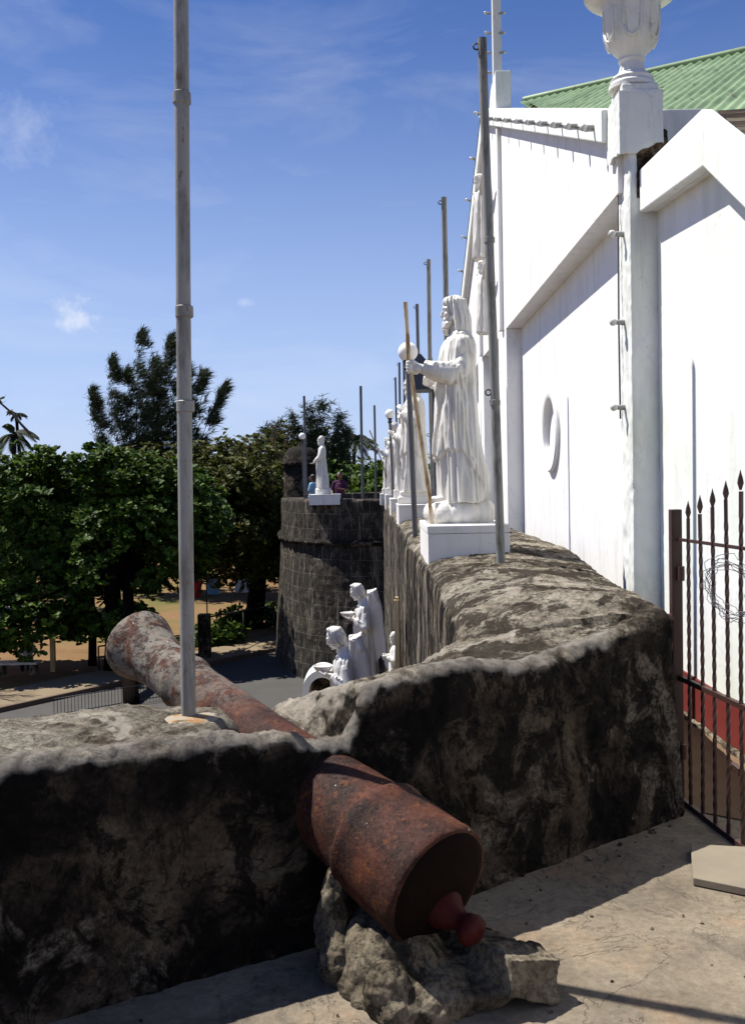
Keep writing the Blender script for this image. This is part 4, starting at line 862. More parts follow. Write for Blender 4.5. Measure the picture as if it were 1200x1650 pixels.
# lower band: small fascia line on the overhang edge
for y0, y1 in ((14.05, 14.22), (16.9, 17.08)): obj('rib', slabY([(y0, SOF+.02), (y1, SOF+.02), (y1, rake(y1)-.22), (y0, rake(y0)-.22)], lambda y: O(y)-.055, lambda y: O(y)-.002), M['plaster'], ch, bevel=.006)
def coping(pts, th, x0f, x1f, name, mat):
    top = [(y, z) for y, z in pts]; bot = [(y, z-th) for y, z in reversed(pts)]; return obj(name, slabY(top+bot, x0f, x1f), mat, ch, bevel=.012)
coping([(7.46, rake(7.46)), (YA, ZA)], .25, lambda y: O(y)-.08, lambda y: O(y)+.36, 'coping', M['plaster_green'])
coping([(YA, ZA), (24.1, rake(24.1))], .30, lambda y: O(y)-.11, lambda y: O(y)+.36, 'coping', M['plaster_green'])
obj('moulding', slabY([(YA+.1, ZA-.31), (24.0, rake(24.0)-.302), (24.0, rake(24.0)-.42), (YA+.2, ZA-.45)], lambda y: O(y)-.05, lambda y: O(y)-.003), M['plaster'], ch, bevel=.01)
# near corner pillar with the broken top
def rough_edge(p, seed, amp=.010): 
    V, F = p; N = normals(p); return V+N*(fbm(V*9, 4, seed, .6)*amp)[:, None]+np.stack([fbm(V*31, 3, seed+3)*.004]*3, 1), F
def dense_box(x0, x1, y0, y1, z0, z1, s):
    return evalmesh(box(x0, x1, y0, y1, z0, z1), [('REMESH', dict(mode='VOXEL', voxel_size=s))])
obj('corner_pillar', rough_edge(dense_box(1.905, 2.20, 7.12, 7.44, -.1, 3.58, .022), 3, .014), M['plaster_old'], ch, smooth=True, auto=40)
V, F = remesh(box(1.955, 2.185, 7.145, 7.42, 3.45, 4.05), .013, 1); V = V+normals((V, F))*(fbm(V*9, 4, 5)*.045)[:, None]
obj('plaster_strip', rough_edge(dense_box(1.905, 1.965, 7.125, 7.44, 3.5, 3.97, .016), 8, .012), M['plaster_old'], ch, smooth=True, auto=40)
obj('broken_masonry', (V, F), M['broken'], ch, smooth=True)
pb = dense_box(1.835, 2.150, 7.10, 7.47, 3.90, 4.33, .018); V, F = pb; V = V.copy(); lo = V[:, 2] < 3.95; V[lo, 2] += fbm(V[lo]*9+3, 3, 2)*.06-.5*(V[lo, 0]-1.835)*0+np.clip(V[lo, 0]-1.95, 0, 1)*.35; obj('post_block', rough_edge((V, F), 6, .006), M['plaster_old'], ch, smooth=True, auto=35)
obj('post_cap', merge(box(1.86, 2.125, 7.125, 7.445, 4.30, 4.39)), M['plaster_old'], ch, bevel=.02)
pc = (1.975, 7.285)
# light urn on top of the post
um = thing('stone_urn', 'large fluted white urn with wide rim standing on the corner pillar of the church', 'urn', (pc[0], pc[1], 4.39))
nfl = 144; prof = [(.165, 0), (.165, .03), (.15, .05), (.155, .07), (.135, .09), (.10, .12), (.085, .17), (.082, .19), (.095, .205), (.085, .22), (.10, .245), (.145, .30), (.178, .37), (.194, .45), (.200, .54), (.200, .70), (.205, .74), (.22, .76), (.26, .79), (.315, .81), (.335, .84), (.33, .87), (.27, .88), (.10, .875), (.01, .875)]
prof = [(r_, z if z < .245 else .245+(z-.245)*.73) for r_, z in prof]; rings = []
for r_, z in prof:
    g = 0.0
    if .26 < z < .48: g = .010*math.sin(math.pi*(z-.26)/.22)**.5
    if .10 < z < .19: g = .006
    rings.append([((r_-g*(abs(math.sin(a*16))**.5))*math.cos(a), (r_-g*(abs(math.sin(a*16))**.5))*math.sin(a), z) for a in np.linspace(0, 2*math.pi, nfl+1)[:-1]])
p_ = loft(rings); obj('bowl', mv(p_, pc[0], pc[1], 4.39), M['plaster_old'], um, smooth=True, auto=30)
for k in range(6):
    a = k*math.pi/3+.3; q = Vector((pc[0]+.192*math.cos(a), pc[1]+.192*math.sin(a), 4.39+.415)); fr = []
    for u, v in [(-.06, -.05), (-.045, -.12), (0, -.155), (.045, -.12), (.06, -.05), (.06, .17), (-.06, .17), (-.06, -.05)]:
        aa = a+u/.196; rz = .202+(0 if v > -.05 else v*.13); fr.append((pc[0]+rz*math.cos(aa), pc[1]+rz*math.sin(aa), q.z+v*.73+.02))
    obj('panel_frame', tube(fr, .0085, 8), M['plaster_old'], um, smooth=True)
# cross finial
YC = 15.6; XC = O(YC)+.15
fb = []
obj('finial_base', fixn(slabY([(15.1, 7.0), (16.0, 7.0), (16.0, 7.42), (15.9, 7.58), (15.75, 7.68), (15.55, 7.72), (15.1, 7.72)], lambda y: O(y)+.06, lambda y: O(y)+.30)), M['plaster_old'], ch, bevel=.02)
obj('cross', merge(box(XC-.065, XC+.065, YC-.065, YC+.065, 7.70, 10.9), box(XC-.06, XC+.06, YC-.95, YC-.067, 9.95, 10.08), box(XC-.06, XC+.06, YC+.067, YC+.95, 9.95, 10.08)), M['plinth'], ch, bevel=.006)
# lights along the edges
def light_string(pts, out, lab, cable=True, every=1):
    t_ = thing('light_string', lab, 'string of bulbs', pts[0], 'strings of clear bulbs on the church edges')
    if cable:
        cp_ = []
        for a, b in zip(pts[:-1], pts[1:]): a = Vector(a); b = Vector(b); cp_ += [a, (a+b)/2-Vector((0, 0, .012))]
        cp_.append(Vector(pts[-1])); obj('cable', tube(cp_, .006, 6), M['wire'], t_, smooth=True)
    out = Vector(out)
    for q in pts:
        q = Vector(q); o_ = obj('socket', tube([q-out*.01, q+out*.055], [.022, .018], 12), M['bulbcap'], t_, smooth=True, auto=40)
        obj('bulb', ell(q+out*.082, (.028, .028, .028), None, 14, 10), M['bulb'], o_, smooth=True)
ys = [7.72, 8.35, 9.05, 9.8, 10.6, 11.45, 12.4, 13.35, 14.3, 15.2]
light_string([(O(y)-.09, y, rake(y)-.14) for y in ys], (-.93, -.35, -.1), 'row of ten bulbs along the near sloping coping below the cross')
light_string([(O(y)-.115, y, rake(y)+.01) for y in (15.62, 16.5, 17.4, 18.3, 19.2, 20.2, 21.2)], (-.95, -.2, .2), 'bulbs along the far sloping edge of the gable against the sky')
light_string([(1.895, 7.30, z) for z in (3.36, 2.72, 2.10)], (-.95, -.25, 0), 'three bulbs on the vertical cable down the corner pillar', cable=False)
cb_ = obj('cable', tube([(1.885, 7.38, 4.0), (1.885, 7.37, 3.3), (1.884, 7.38, 2.7), (1.886, 7.37, 2.02)], .007, 8), M['wire'], smooth=True); tag(cb_, 'thin black cable running down the corner pillar of the church', 'cable')
t_ = thing('light_string', 'small clear bulbs up the edges of the cross on the gable', 'string of bulbs', (XC, YC, 7.8), 'strings of clear bulbs on the church edges')
for k in range(9):
    z = 7.85+.3*k
    for s in (-1, 1):
        o_ = obj('socket', tube([(XC-.03+s*.06, YC-.06, z), (XC-.03+s*.125, YC-.07, z+.01)], .017, 10), M['bulbcap'], t_, smooth=True); obj('bulb', ell((XC-.03+s*.145, YC-.07, z+.015), (.025, .025, .025), None, 12, 8), M['bulb'], o_, smooth=True)
# relief figures on the gable
P = [robe([(z, f, b+.02) for z, f, b in rows], None, seed=71, k=2.2, amp=.02), head((-.045, 0, 1.505), 10, 'long', 'full', seed=44)]
P += sleeve((.0, -.15, 1.24), (-.04, -.36, 1.30), (-.05, -.62, 1.42), (.07, .06, .05, .04), .02)+open_hand((-.05, -.63, 1.43), (0, -1, .3), (-1, 0, 0))+sleeve((.0, .15, 1.24), (-.04, .36, 1.30), (-.05, .62, 1.42), (.07, .06, .05, .04), .02)+open_hand((-.05, .63, 1.43), (0, 1, .3), (-1, 0, 0))
V, F = remesh(merge(*P), .018, 1)
rl = thing('wall_relief', 'white relief figures one above the other in the middle of the church gable', 'relief', (O(15.3)-.05, 15.3, 3.75))
for nm, zz, sc_, yy_ in (('upper_figure', 4.95, .80, 15.35), ('lower_figure', 3.80, .68, 15.2)):
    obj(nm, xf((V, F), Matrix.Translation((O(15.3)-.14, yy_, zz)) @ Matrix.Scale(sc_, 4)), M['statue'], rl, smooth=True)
# green corrugated roof: ridge runs obliquely behind the gable
r0 = Vector((3.57, 14, 7.10)); rd = Vector((-.86, .52, 0)); rv = Vector((-.52, -.86, -.49))
us = np.arange(-9.0, 1.36, .017); vs_ = np.linspace(0, 7.6, 34); V = []; ok = {}
Gr = np.zeros((len(us), len(vs_), 3))
nrm = rd.cross(rv).normalized(); nrm = nrm if nrm.z > 0 else -nrm
for i, u in enumerate(us):
    h = .017*math.sin(u*2*math.pi/.118)
    for j, v in enumerate(vs_):
        st_ = .008*(int(v/1.9+.37*math.floor(u/.78)*0) % 2); Gr[i, j] = r0+rd*u+rv*v+nrm*(h-.012*((v % 1.9)/1.9))
V = Gr.reshape(-1, 3); F = grid_faces(len(us), len(vs_)); F = [f for f in F if min(V[i][0] for i in f) > O(12)+.33 and min(V[i][1] for i in f) > 7.75]
used = sorted({i for f in F for i in f}); mp_ = {a: b for b, a in enumerate(used)}; V = V[used]; F = [tuple(mp_[i] for i in f) for f in F]
if normals((V, F))[:, 2].mean() < 0: F = [f[::-1] for f in F]
obj('roof', (V, F), M['roof'], ch, smooth=True)
obj('ridge_cap', tube([r0+rd*1.36+nrm*.01, r0-rd*9+nrm*.01], .055, 12), M['roof'], ch, smooth=True, auto=50)
bk_ = [r0+rd*1.34, r0-rd*9, r0-rd*9+Vector((2.2, 3.6, -2.2)), r0+rd*1.6+Vector((1.2, 3.6, -2.2))]; obj('roof', vf([q[:] for q in bk_], [(0, 1, 2, 3)]), M['roof'], ch)
# ================================================================== annex at the right
an = thing('annex', 'white annex wall with red painted base, stepped coping and rusty roof at the right edge', 'building', (2.1, 5, 0))
XA = 2.10
obj('wall', slabY([(-4, .285), (7.118, .285), (7.118, 3.58), (5.80, 3.58), (3.3, 1.96), (-4, 1.96)], lambda y: XA, lambda y: XA+.3), M['plaster_green'], an)
obj('red_base', slabY([(-4, -.05), (7.118, -.05), (7.118, .283), (-4, .283)], lambda y: XA-.012, lambda y: XA+.3), M['dado'], an)
obj('footing', rough_edge(dense_box(XA-.06, XA-.014, 1, 7.1, -.05, .03, .02), 9, .02), M['mortar'], an, smooth=True)
k1 = PY(1132, 176, 5.80); k2 = PY(1200, 236, 5.12); sl = (k1.z-k2.z)/(5.80-5.12)
zt_ = PY(1030, 270, 7.05).z; th_ = .30
pol = [(7.10, zt_), (5.80, k1.z), (3.2, k1.z-sl*2.6), (3.2, k1.z-sl*2.6-th_*1.15), (5.78, k1.z-th_*1.12), (7.10, zt_-th_)]
obj('coping', slabY(pol, lambda y: XA-.13, lambda y: XA-.055), M['plaster_green'], an, bevel=.012)
so_p = [(7.09, zt_-.03), (5.80, k1.z-.05), (3.2, k1.z-sl*2.6-.05), (3.2, k1.z-sl*2.6-th_*1.15+.004), (5.78, k1.z-th_*1.12+.004), (7.09, zt_-th_+.004)]
obj('coping', slabY(so_p, lambda y: XA-.054, lambda y: XA+.05), M['plaster_green'], an)
rr_ = [(XA-.053, 5.80, k1.z-.01), (XA+6, 5.85, k1.z-.01), (XA+6, 3.1, k1.z-.01-sl*2.75), (XA-.053, 3.1, k1.z-.01-sl*2.75)]
us = np.linspace(0, 1, 120); vv_ = np.linspace(0, 1, 60); Gr = np.zeros((120, 60, 3))
for i, u in enumerate(us):
    for j, v in enumerate(vv_):
        a = Vector(rr_[0]).lerp(Vector(rr_[1]), u); b = Vector(rr_[3]).lerp(Vector(rr_[2]), u); Gr[i, j] = a.lerp(b, v)
Gr[:, :, 2] += .02*np.sin(vv_*2.9/.16*2*math.pi)[None, :]+fbm(Gr*2.2, 3, 4)*.02
V = Gr.reshape(-1, 3); F = grid_faces(120, 60); F = F if normals((V, F))[:, 2].mean() > 0 else [f[::-1] for f in F]
obj('roof', (V, F), M['rustroof'], an, smooth=True)
obj('roof', box(XA+.33, XA+6, 5.9, 7.1, 3.5, 3.6), M['rustroof'], an)
g1 = PY(1076, 240, 7.7); g2 = PY(1124, 190, 7.7); obj('gutter_box', box(g1.x-.1, g2.x, 7.5, 7.9, 3.6, g2.z), M['plaster_old'], an, bevel=.01)
obj('wall', box(XA+.32, XA+6, 7.13, 7.4, 0, 3.5), M['plaster_old'], an)
# ================================================================== gate
GXf = lambda y: 1.505+.098*(4.80-y)
gp = thing('gate_post', 'square rusty brown steel gate post at the end of the parapet', 'post', (1.50, 4.83, 0))
obj('post', box(1.472, 1.524, 4.805, 4.857, -.02, 1.43), M['gate'], gp, bevel=.004)
obj('anchor', tube([(1.40, 4.80, .90), (1.475, 4.825, .90)], .022, 12), M['gate'], gp, smooth=True, auto=50)
gt = thing('iron_gate', 'open rusty iron gate of twisted bars with spear tips', 'gate', (1.51, 4.78, 0))
YE = 3.35; rq0 = random.Random(17)
def rail(z0, z1, w, h, name='rail'):
    a = Vector((GXf(4.80), 4.80, z0)); b = Vector((GXf(YE), YE, z1)); d_ = (b-a).normalized(); s_ = d_.cross(Vector((0, 0, 1))).normalized()*w; u_ = Vector((0, 0, h))
    V = [p+q for p in (a, b) for q in (-s_-u_, s_-u_, s_+u_, -s_+u_)]; return obj(name, vf([v[:] for v in V], [(0, 3, 2, 1), (4, 5, 6, 7), (0, 1, 5, 4), (1, 2, 6, 5), (2, 3, 7, 6), (3, 0, 4, 7)]), M['gate'], gt, bevel=.002)
for zh in (.25, 1.12): obj('hinge', merge(tube([(1.512, 4.79, zh-.035), (1.512, 4.79, zh+.035)], .016, 12), box(1.50, 1.53, 4.792, 4.806, zh-.02, zh+.02)), M['gate'], gt, smooth=True, auto=40)
rail(1.285, 1.285, .004, .008); rail(.61, .62, .012, .012); rail(.012, .012, .012, .012)
for k, y in enumerate([4.69, 4.56, 4.43, 4.30, 4.165, 4.03, 3.90, 3.77, 3.64, 3.50]):
    x = GXf(y); tp = 1.405+.030*k-.0006*k*k*3; tp = [1.395, 1.425, 1.455, 1.49, 1.535][k] if k < 5 else 1.535+.03*(k-4)*(1 if k < 8 else .8)
    sec = []; zz = np.arange(0, tp, .012)
    for z in zz:
        tw = z*2*math.pi/.115 if (.06 < z < tp-.10) else 0; r_ = .0098
        tw = (np.clip(z, .06, tp-.10)-.06)*2*math.pi/.23
        sec.append([(x+r_*math.cos(tw+j*math.pi/2), y+r_*math.sin(tw+j*math.pi/2), z) for j in range(4)])
    dx_, dy_ = rq0.uniform(-.005, .005), rq0.uniform(-.006, .006); sec = [[(a_+dx_*math.sin(c_*2.4), b2+dy_*math.sin(c_*2.1), c_) for a_, b2, c_ in r4] for r4 in sec]; b_ = obj('bar', loft(sec), M['gate'], gt)
    V = [(x, y, tp-.005)]; rings = [[(x+r_*math.cos(j*math.pi/2+.785)*(1 if j % 2 else 1), y+r_*math.sin(j*math.pi/2+.785)*.6, tp+z) for j in range(4)] for r_, z in ((.006, -.006), (.010, .006), (.0165, .024), (.013, .042), (.006, .062), (.001, .080))]
    obj('spear_tip', loft(rings), M['gate'], b_)
obj('latch', merge(box(GXf(4.25)-.008, GXf(4.25)+.012, 4.17, 4.27, .315, .345), tube([(GXf(4.26)-.012, 4.26, .33), (GXf(4.26)+.02, 4.26, .33)], .012, 10)), M['gate'], gt)
P = []; rq = random.Random(3); wc = PY(1180, 945, 4.22)
for k in range(8):
    w_ = rq.uniform(.11, .16); h_ = rq.uniform(.085, .135); off_ = (rq.uniform(-.02, .02), rq.uniform(-.02, .02)); pts_ = []
    for a in np.linspace(rq.uniform(0, 1), 2*math.pi+rq.uniform(-.5, .9), 40): pts_.append((wc.x+math.cos(a)*w_*.35+off_[0]-.03, wc.y-.05-math.cos(a)*w_+.012*math.sin(3*a), wc.z+math.sin(a)*h_+off_[1]-.02*math.cos(a)))
    P.append(tube([(x_+.01*math.sin(9*i_/40*6.3+k), y_, z_+.008*math.sin(5*i_/40*6.3+2*k)) for i_, (x_, y_, z_) in enumerate(pts_)], .0015, 6))
wr_ = obj('wire_coil', merge(*P), M['wire'], smooth=True); tag(wr_, 'loose coil of thin wire hung on the iron gate', 'wire coil')
pk = [PZ(1116, 1428, .0), PZ(1320, 1470, .0), PZ(1290, 1382, .0), PZ(1112, 1372, .0)]
bd = obj('board', prismZ([(p.x, p.y) for p in pk], .004, .034), plain('weathered_board', (.21, .18, .135), .85, .2, 0, .3, 5), bevel=.003); tag(bd, 'pale flat board lying on the floor in front of the gate', 'board')
# ================================================================== round bastion
bp_ = [(.62, 31.75), (-.4, 31.95), (-1.3, 32.5), (-2.05, 33.4), (-2.7, 35.0), (-3.15, 37.0), (-3.35, 39.5), (-3.2, 42), (-2.6, 45), (-1, 47.5), (1.5, 49), (4.5, 49)]
def smooth_curve(pts, n):
    pts = np.array(pts); out = []; m = len(pts)
    for i in range(m-1):
        p0, p1, p2, p3 = pts[max(i-1, 0)], pts[i], pts[i+1], pts[min(i+2, m-1)]
        for t in np.linspace(0, 1, n)[:-1]: out.append(.5*((2*p1)+(-p0+p2)*t+(2*p0-5*p1+4*p2-p3)*t*t+(-p0+3*p1-3*p2+p3)*t**3))
    out.append(pts[-1]); return np.array(out)
cv = smooth_curve(bp_, 18); tg = np.gradient(cv, axis=0); tg /= np.linalg.norm(tg, axis=1, keepdims=True); outn = np.stack([-tg[:, 1]*-1, tg[:, 0]*-1], 1)
ctr = np.array((1.5, 40.0)); outn = np.where(((cv-ctr)*outn).sum(1, keepdims=True) < 0, -outn, outn)
arcl = np.concatenate([[0], np.cumsum(np.linalg.norm(np.diff(cv, axis=0), axis=1))])
ba = thing('round_bastion', 'round bastion of dark stained coral stone blocks with a moulding ring', 'bastion', (0, 38, GZ))
prf = [(z, .02+.075*max(0, -.42-z)) for z in np.linspace(GZ-.1, .92, 90)]+[(.97, -.0), (1.0, -.06), (1.01, -.3), (1.01, -.75), (.98, -.80), (.12, -.80)]
Gb = np.array([[(c[0]+n_[0]*o, c[1]+n_[1]*o, z) for z, o in prf] for c, n_ in zip(cv, outn)]); V = Gb.reshape(-1, 3); F = grid_faces(*Gb.shape[:2])
N = normals((V, F)); F = F if (N[20] @ np.array((outn[0][0], outn[0][1], 0))) > 0 else [f[::-1] for f in F]
N = normals((V, F)); V2 = V+N*(fbm(V*1.7, 4, 3)*.035+fbm(V*6, 4, 5)*.03)[:, None]
wo = obj('wall', (V2, F), M['blocks'], ba, smooth=True)
uvl = wo.data.uv_layers.new(name='uv'); li = np.empty(len(wo.data.loops), np.int32); wo.data.loops.foreach_get('vertex_index', li)
uu = np.repeat(arcl, len(prf)); vv = np.tile([z-(0 if z > -.42 else 0)+.42 for z, o in prf], len(cv)); uvd = np.stack([uu[li], vv[li]], 1); uvl.data.foreach_set('uv', uvd.ravel())
rg = [[(c[0]+n_[0]*(.08+.12*math.cos(a)), c[1]+n_[1]*(.08+.12*math.cos(a)), -.42+.11*math.sin(a)) for a in np.linspace(0, 2*math.pi, 15)[:-1]] for c, n_ in zip(cv, outn)]
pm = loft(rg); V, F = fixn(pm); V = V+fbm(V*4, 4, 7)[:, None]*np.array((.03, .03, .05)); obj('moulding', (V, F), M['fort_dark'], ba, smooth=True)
inner = [(c[0]-n_[0]*.5, c[1]-n_[1]*.5) for c, n_ in zip(cv[::6], outn[::6])]+[(4.5, 34)]; obj('deck', prismZ(inner, -.1, .10), M['floor'], ba)
# sentry box
sb = PY(484, 760, 38.0); sx = thing('sentry_box', 'dark stone sentry box with a domed roof on the bastion', 'sentry box', (sb.x, 38.2, .1))
zb_ = PY(484, 747, 38).z; zt2 = PY(484, 716, 38).z
def rl_(prof, seed): V, F = lathe(prof, (sb.x, 38.2, 0), 48); return V+normals((V, F))*(fbm(V*5, 4, seed)*.03)[:, None], F
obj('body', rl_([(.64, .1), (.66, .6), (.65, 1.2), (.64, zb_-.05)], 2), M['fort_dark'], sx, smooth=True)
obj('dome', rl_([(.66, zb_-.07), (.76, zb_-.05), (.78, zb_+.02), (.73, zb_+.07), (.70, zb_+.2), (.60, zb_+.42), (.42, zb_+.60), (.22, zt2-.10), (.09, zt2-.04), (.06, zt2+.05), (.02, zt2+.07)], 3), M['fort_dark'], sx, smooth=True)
obj('opening', lathe([(.24, -.02), (.24, .02)], (sb.x+.25, 37.6, 1.55), 24, (.35, -1, 0)), M['black'], sx)
# ================================================================== people
def person(loc, rz, lab, cloth, pants, arms, sit=False, hairlong=False, extra=None, sc=1.0):
    t_ = thing('person', lab, 'person', loc); Mx = Matrix.Translation(loc) @ Matrix.Rotation(rz, 4, 'Z') @ Matrix.Scale(sc, 4)
    hz = .50 if sit else .92; P = []
    tor = [(0, 0, hz), (0, 0, hz+.12), (0.01, 0, hz+.28), (0, 0, hz+.42)]; P.append(tube(tor, [.15, .14, .155, .12], 16)); P.append(cap_tube([(0, -.15, hz+.44), (0, .15, hz+.44)], .065, 12)); P.append(cap_tube([(0, 0, hz+.42), (-.01, 0, hz+.56)], .05, 12))
    hd = xf(head((0, 0, 0), 0, None, None, seed=3), Matrix.Translation((-.02, 0, hz+.67))); P.append(hd)
    for s, (e_, w_) in zip((-1, 1), arms):
        P.append(cap_tube([(0, s*.19, hz+.43), (e_[0], s*e_[1], hz+e_[2]), (w_[0], s*w_[1], hz+w_[2])], [.05, .04, .03], 10)); P += open_hand((w_[0], s*w_[1], hz+w_[2]), Vector((w_[0]-e_[0], s*(w_[1]-e_[1]), w_[2]-e_[2])), (0, -s, .2), .9, 22)
    legs = [[(0, s*.09, hz+.02), (-.42, s*.11, hz-.01), (-.44, s*.11, .08), (-.56, s*.12, .04)] if sit else [(0, s*.09, hz), (-.02, s*.10, hz*.52), (.01, s*.10, .08), (-.10, s*.11, .04)] for s in (-1, 1)]
    for lg in legs: P.append(cap_tube(lg, [.085, .062, .045, .038], 12))
    obj('body', xf(remesh(merge(*P), .014, 2), Mx), M['skin'], t_, smooth=True)
    sh = [tube([(0, 0, hz-.03)]+tor[1:], [.175, .165, .175, .13], 16), cap_tube([(0, -.15, hz+.44), (0, .15, hz+.44)], .082, 12)]
    for s, (e_, w_) in zip((-1, 1), arms): sh.append(cap_tube([(0, s*.19, hz+.43), (e_[0]*.8, s*(e_[1]*.8+.19*.2), hz+e_[2]*.8+.43*.2)], [.066, .058], 12))
    obj('shirt', xf(remesh(merge(*sh), .016, 2), Mx), cloth, t_, smooth=True)
    obj('trousers', xf(remesh(merge(*[cap_tube(lg[:3], [.105, .08, .062], 12) for lg in legs], tube([(0, 0, hz-.06), (0, 0, hz+.06)], .168, 16)), .018, 2), Mx), pants, t_, smooth=True)
    hr = [ell((.015, 0, hz+.72), (.108, .095, .092)), ell((.05, 0, hz+.66), (.075, .088, .09))]
    if hairlong: hr.append(cap_tube([(.06, 0, hz+.66), (.09, 0, hz+.45)], [.08, .06], 12))
    obj('hair', xf(remesh(merge(*hr), .014, 1), Mx), M['hair'], t_, smooth=True); return t_
q1 = PY(504, 772, 36.0); q2 = PY(547, 766, 35.2)
st_arm = ((-.05, .26, .18), (-.20, .20, .05)); cr_arm = ((-.04, .30, .20), (-.22, .10, .22))
person((q1.x, 36.0, .1), R(-20), 'person in a light blue shirt standing behind the lone statue beside the sentry box', M['blue'], M['pants'], (st_arm, st_arm), sc=1.02)
person((q2.x, 35.2, .1), R(75), 'person with long dark hair and plum shirt right of the lone statue on the bastion', M['purple'], M['pants'], (cr_arm, st_arm), hairlong=True, sc=1.06)
q3 = PZ(46, 1086, GZ+.14)
person((q3.x, q3.y, GZ+.14), R(-60), 'person sitting on a white bench below the big tree at the left', plain('pale_blue_shirt', (.35, .38, .45), .8, .1), M['pants'], (st_arm, st_arm), sit=True)
be = thing('bench', 'white concrete bench block under the big tree at the left', 'bench', (q3.x-.4, q3.y+.2, GZ)); obj('seat', box(q3.x-1.15, q3.x+.35, q3.y-.14, q3.y+.42, GZ+.48, GZ+.56), M['plinth'], be, bevel=.01)
for dx in (-.95, .15): obj('leg', box(q3.x+dx-.1, q3.x+dx+.1, q3.y-.05, q3.y+.32, GZ+.1, GZ+.478), M['mortar'], be, bevel=.01)
# ================================================================== street level furniture
def low_fence(pts, h, lab, n, name='iron_railing'):
    t_ = thing(name, lab, 'railing', pts[0]); a, b = Vector(pts[0]), Vector(pts[1])
    for z in (.12, h-.06): obj('rail', tube([a+Vector((0, 0, z)), b+Vector((0, 0, z))], .014, 8), M['black'], t_, smooth=True)
    for k in range(n):
        q = a.lerp(b, k/(n-1)); obj('picket', tube([q, q+Vector((0, 0, h-.05)), q+Vector((0, 0, h+.06))], [.009, .009, .001], 6), M['black'], t_)
f1 = PZ(88, 1158, GZ); f2 = PZ(262, 1128, GZ); low_fence([f1[:], f2[:]], .62, 'low black spiked railing beside the road below the cannon', 34)
pp = PZ(330, 1060, GZ+.14); pi = thing('gate_pillar', 'dark short square pillar with a thin rod on it behind the cannon', 'pillar', (pp.x, pp.y, GZ))
obj('shaft', box(pp.x-.24, pp.x+.20, pp.y, pp.y+.4, GZ, GZ+1.75), M['fort'], pi, bevel=.03); obj('rod', tube([(pp.x+.10, pp.y+.2, GZ+1.7), (pp.x+.10, pp.y+.2, GZ+3.4)], .025, 8), M['black'], pi, smooth=True)
hp = PZ(338, 1008, GZ+.0); hp2 = PZ(455, 986, GZ); pr_ = thing('pipe_rail', 'long thin pipe rail between the dark pillar and the leaning tree', 'rail', (hp.x, hp.y, GZ))
obj('rail', tube([(pp.x+.1, pp.y+.2, GZ+1.62), (hp2.x+1.0, hp2.y-3.8, GZ+1.0)], .035, 10), M['black'], pr_, smooth=True)
for k in (.35, .7, 1.0):
    q = Vector((pp.x+.1, pp.y+.2, GZ+1.62)).lerp(Vector((hp2.x+1.0, hp2.y-3.8, GZ+1.0)), k); obj('post', tube([(q.x, q.y, GZ), q[:]], .03, 8), M['black'], pr_, smooth=True)
for k in range(2):
    q = PZ(160+k*30, 1078-6*k, GZ+.1); 
hq = PZ(160, 1085, GZ); hr_ = thing('hand_rail', 'short dark handrail on two posts left of the cannon muzzle', 'handrail', (hq.x, hq.y, GZ)); obj('rail', tube([(hq.x, hq.y, GZ+.95), (hq.x+1.1, hq.y+1.0, GZ+.95)], .03, 8), M['black'], hr_, smooth=True)
for u in (0, 1.0): obj('post', tube([(hq.x+u, hq.y+u*.95, GZ), (hq.x+u, hq.y+u*.95, GZ+.95)], .03, 8), M['black'], hr_, smooth=True)
# kiosk roof whose shade falls on the pavement
kk = thing('shelter', 'low flat roofed shelter among the leaves at the left edge', 'shelter', (-13.5, 34.5, GZ)); kz = GZ+2.25
obj('roof', prismZ([(-10.9, 35.4), (-12.9, 32.9), (-18, 34.5), (-16, 38)], kz, kz+.12), M['plinth'], kk, bevel=.02)
for x, y in ((-11.3, 35.3), (-13.1, 33.3), (-17, 35), (-15.6, 37)): obj('post', box(x-.08, x+.08, y-.08, y+.08, GZ, kz-.002), M['cream'], kk)
# white post far behind the tree
wq = PZ(392, 955, GZ); ws = thing('white_marker', 'small white pointed marker post at the far side of the field', 'marker', (wq.x, wq.y, GZ)); obj('shaft', prismZ([(wq.x-.5, wq.y), (wq.x+.1, wq.y-.15), (wq.x+.55, wq.y+.1), (wq.x+.5, wq.y+.8), (wq.x-.4, wq.y+.8)], GZ, GZ+1.5), M['plinth'], ws, bevel=.05); obj('cap', lathe([(.5, 0), (.35, .3), (.02, .55)], (wq.x, wq.y+.4, GZ+1.502), 4), M['plinth'], ws)
for k, (px, py, c_, lb) in enumerate(((314, 962, 'red', 'small red bin'), (344, 957, 'blue', 'small blue bin'))):
    wq = PZ(px, py, GZ); tb = thing('bin', lb+' beyond the field under the crowns', 'bin', (wq.x, wq.y, GZ)); obj('body', lathe([(.35, 0), (.45, .9), (.46, .92)], (wq.x, wq.y, GZ), 20), M[c_], tb, smooth=True, auto=40); obj('lid', lathe([(.48, .921), (.48, 1.0), (.1, 1.12), (.01, 1.13)], (wq.x, wq.y, GZ), 20), M['black'], tb, smooth=True, auto=40)
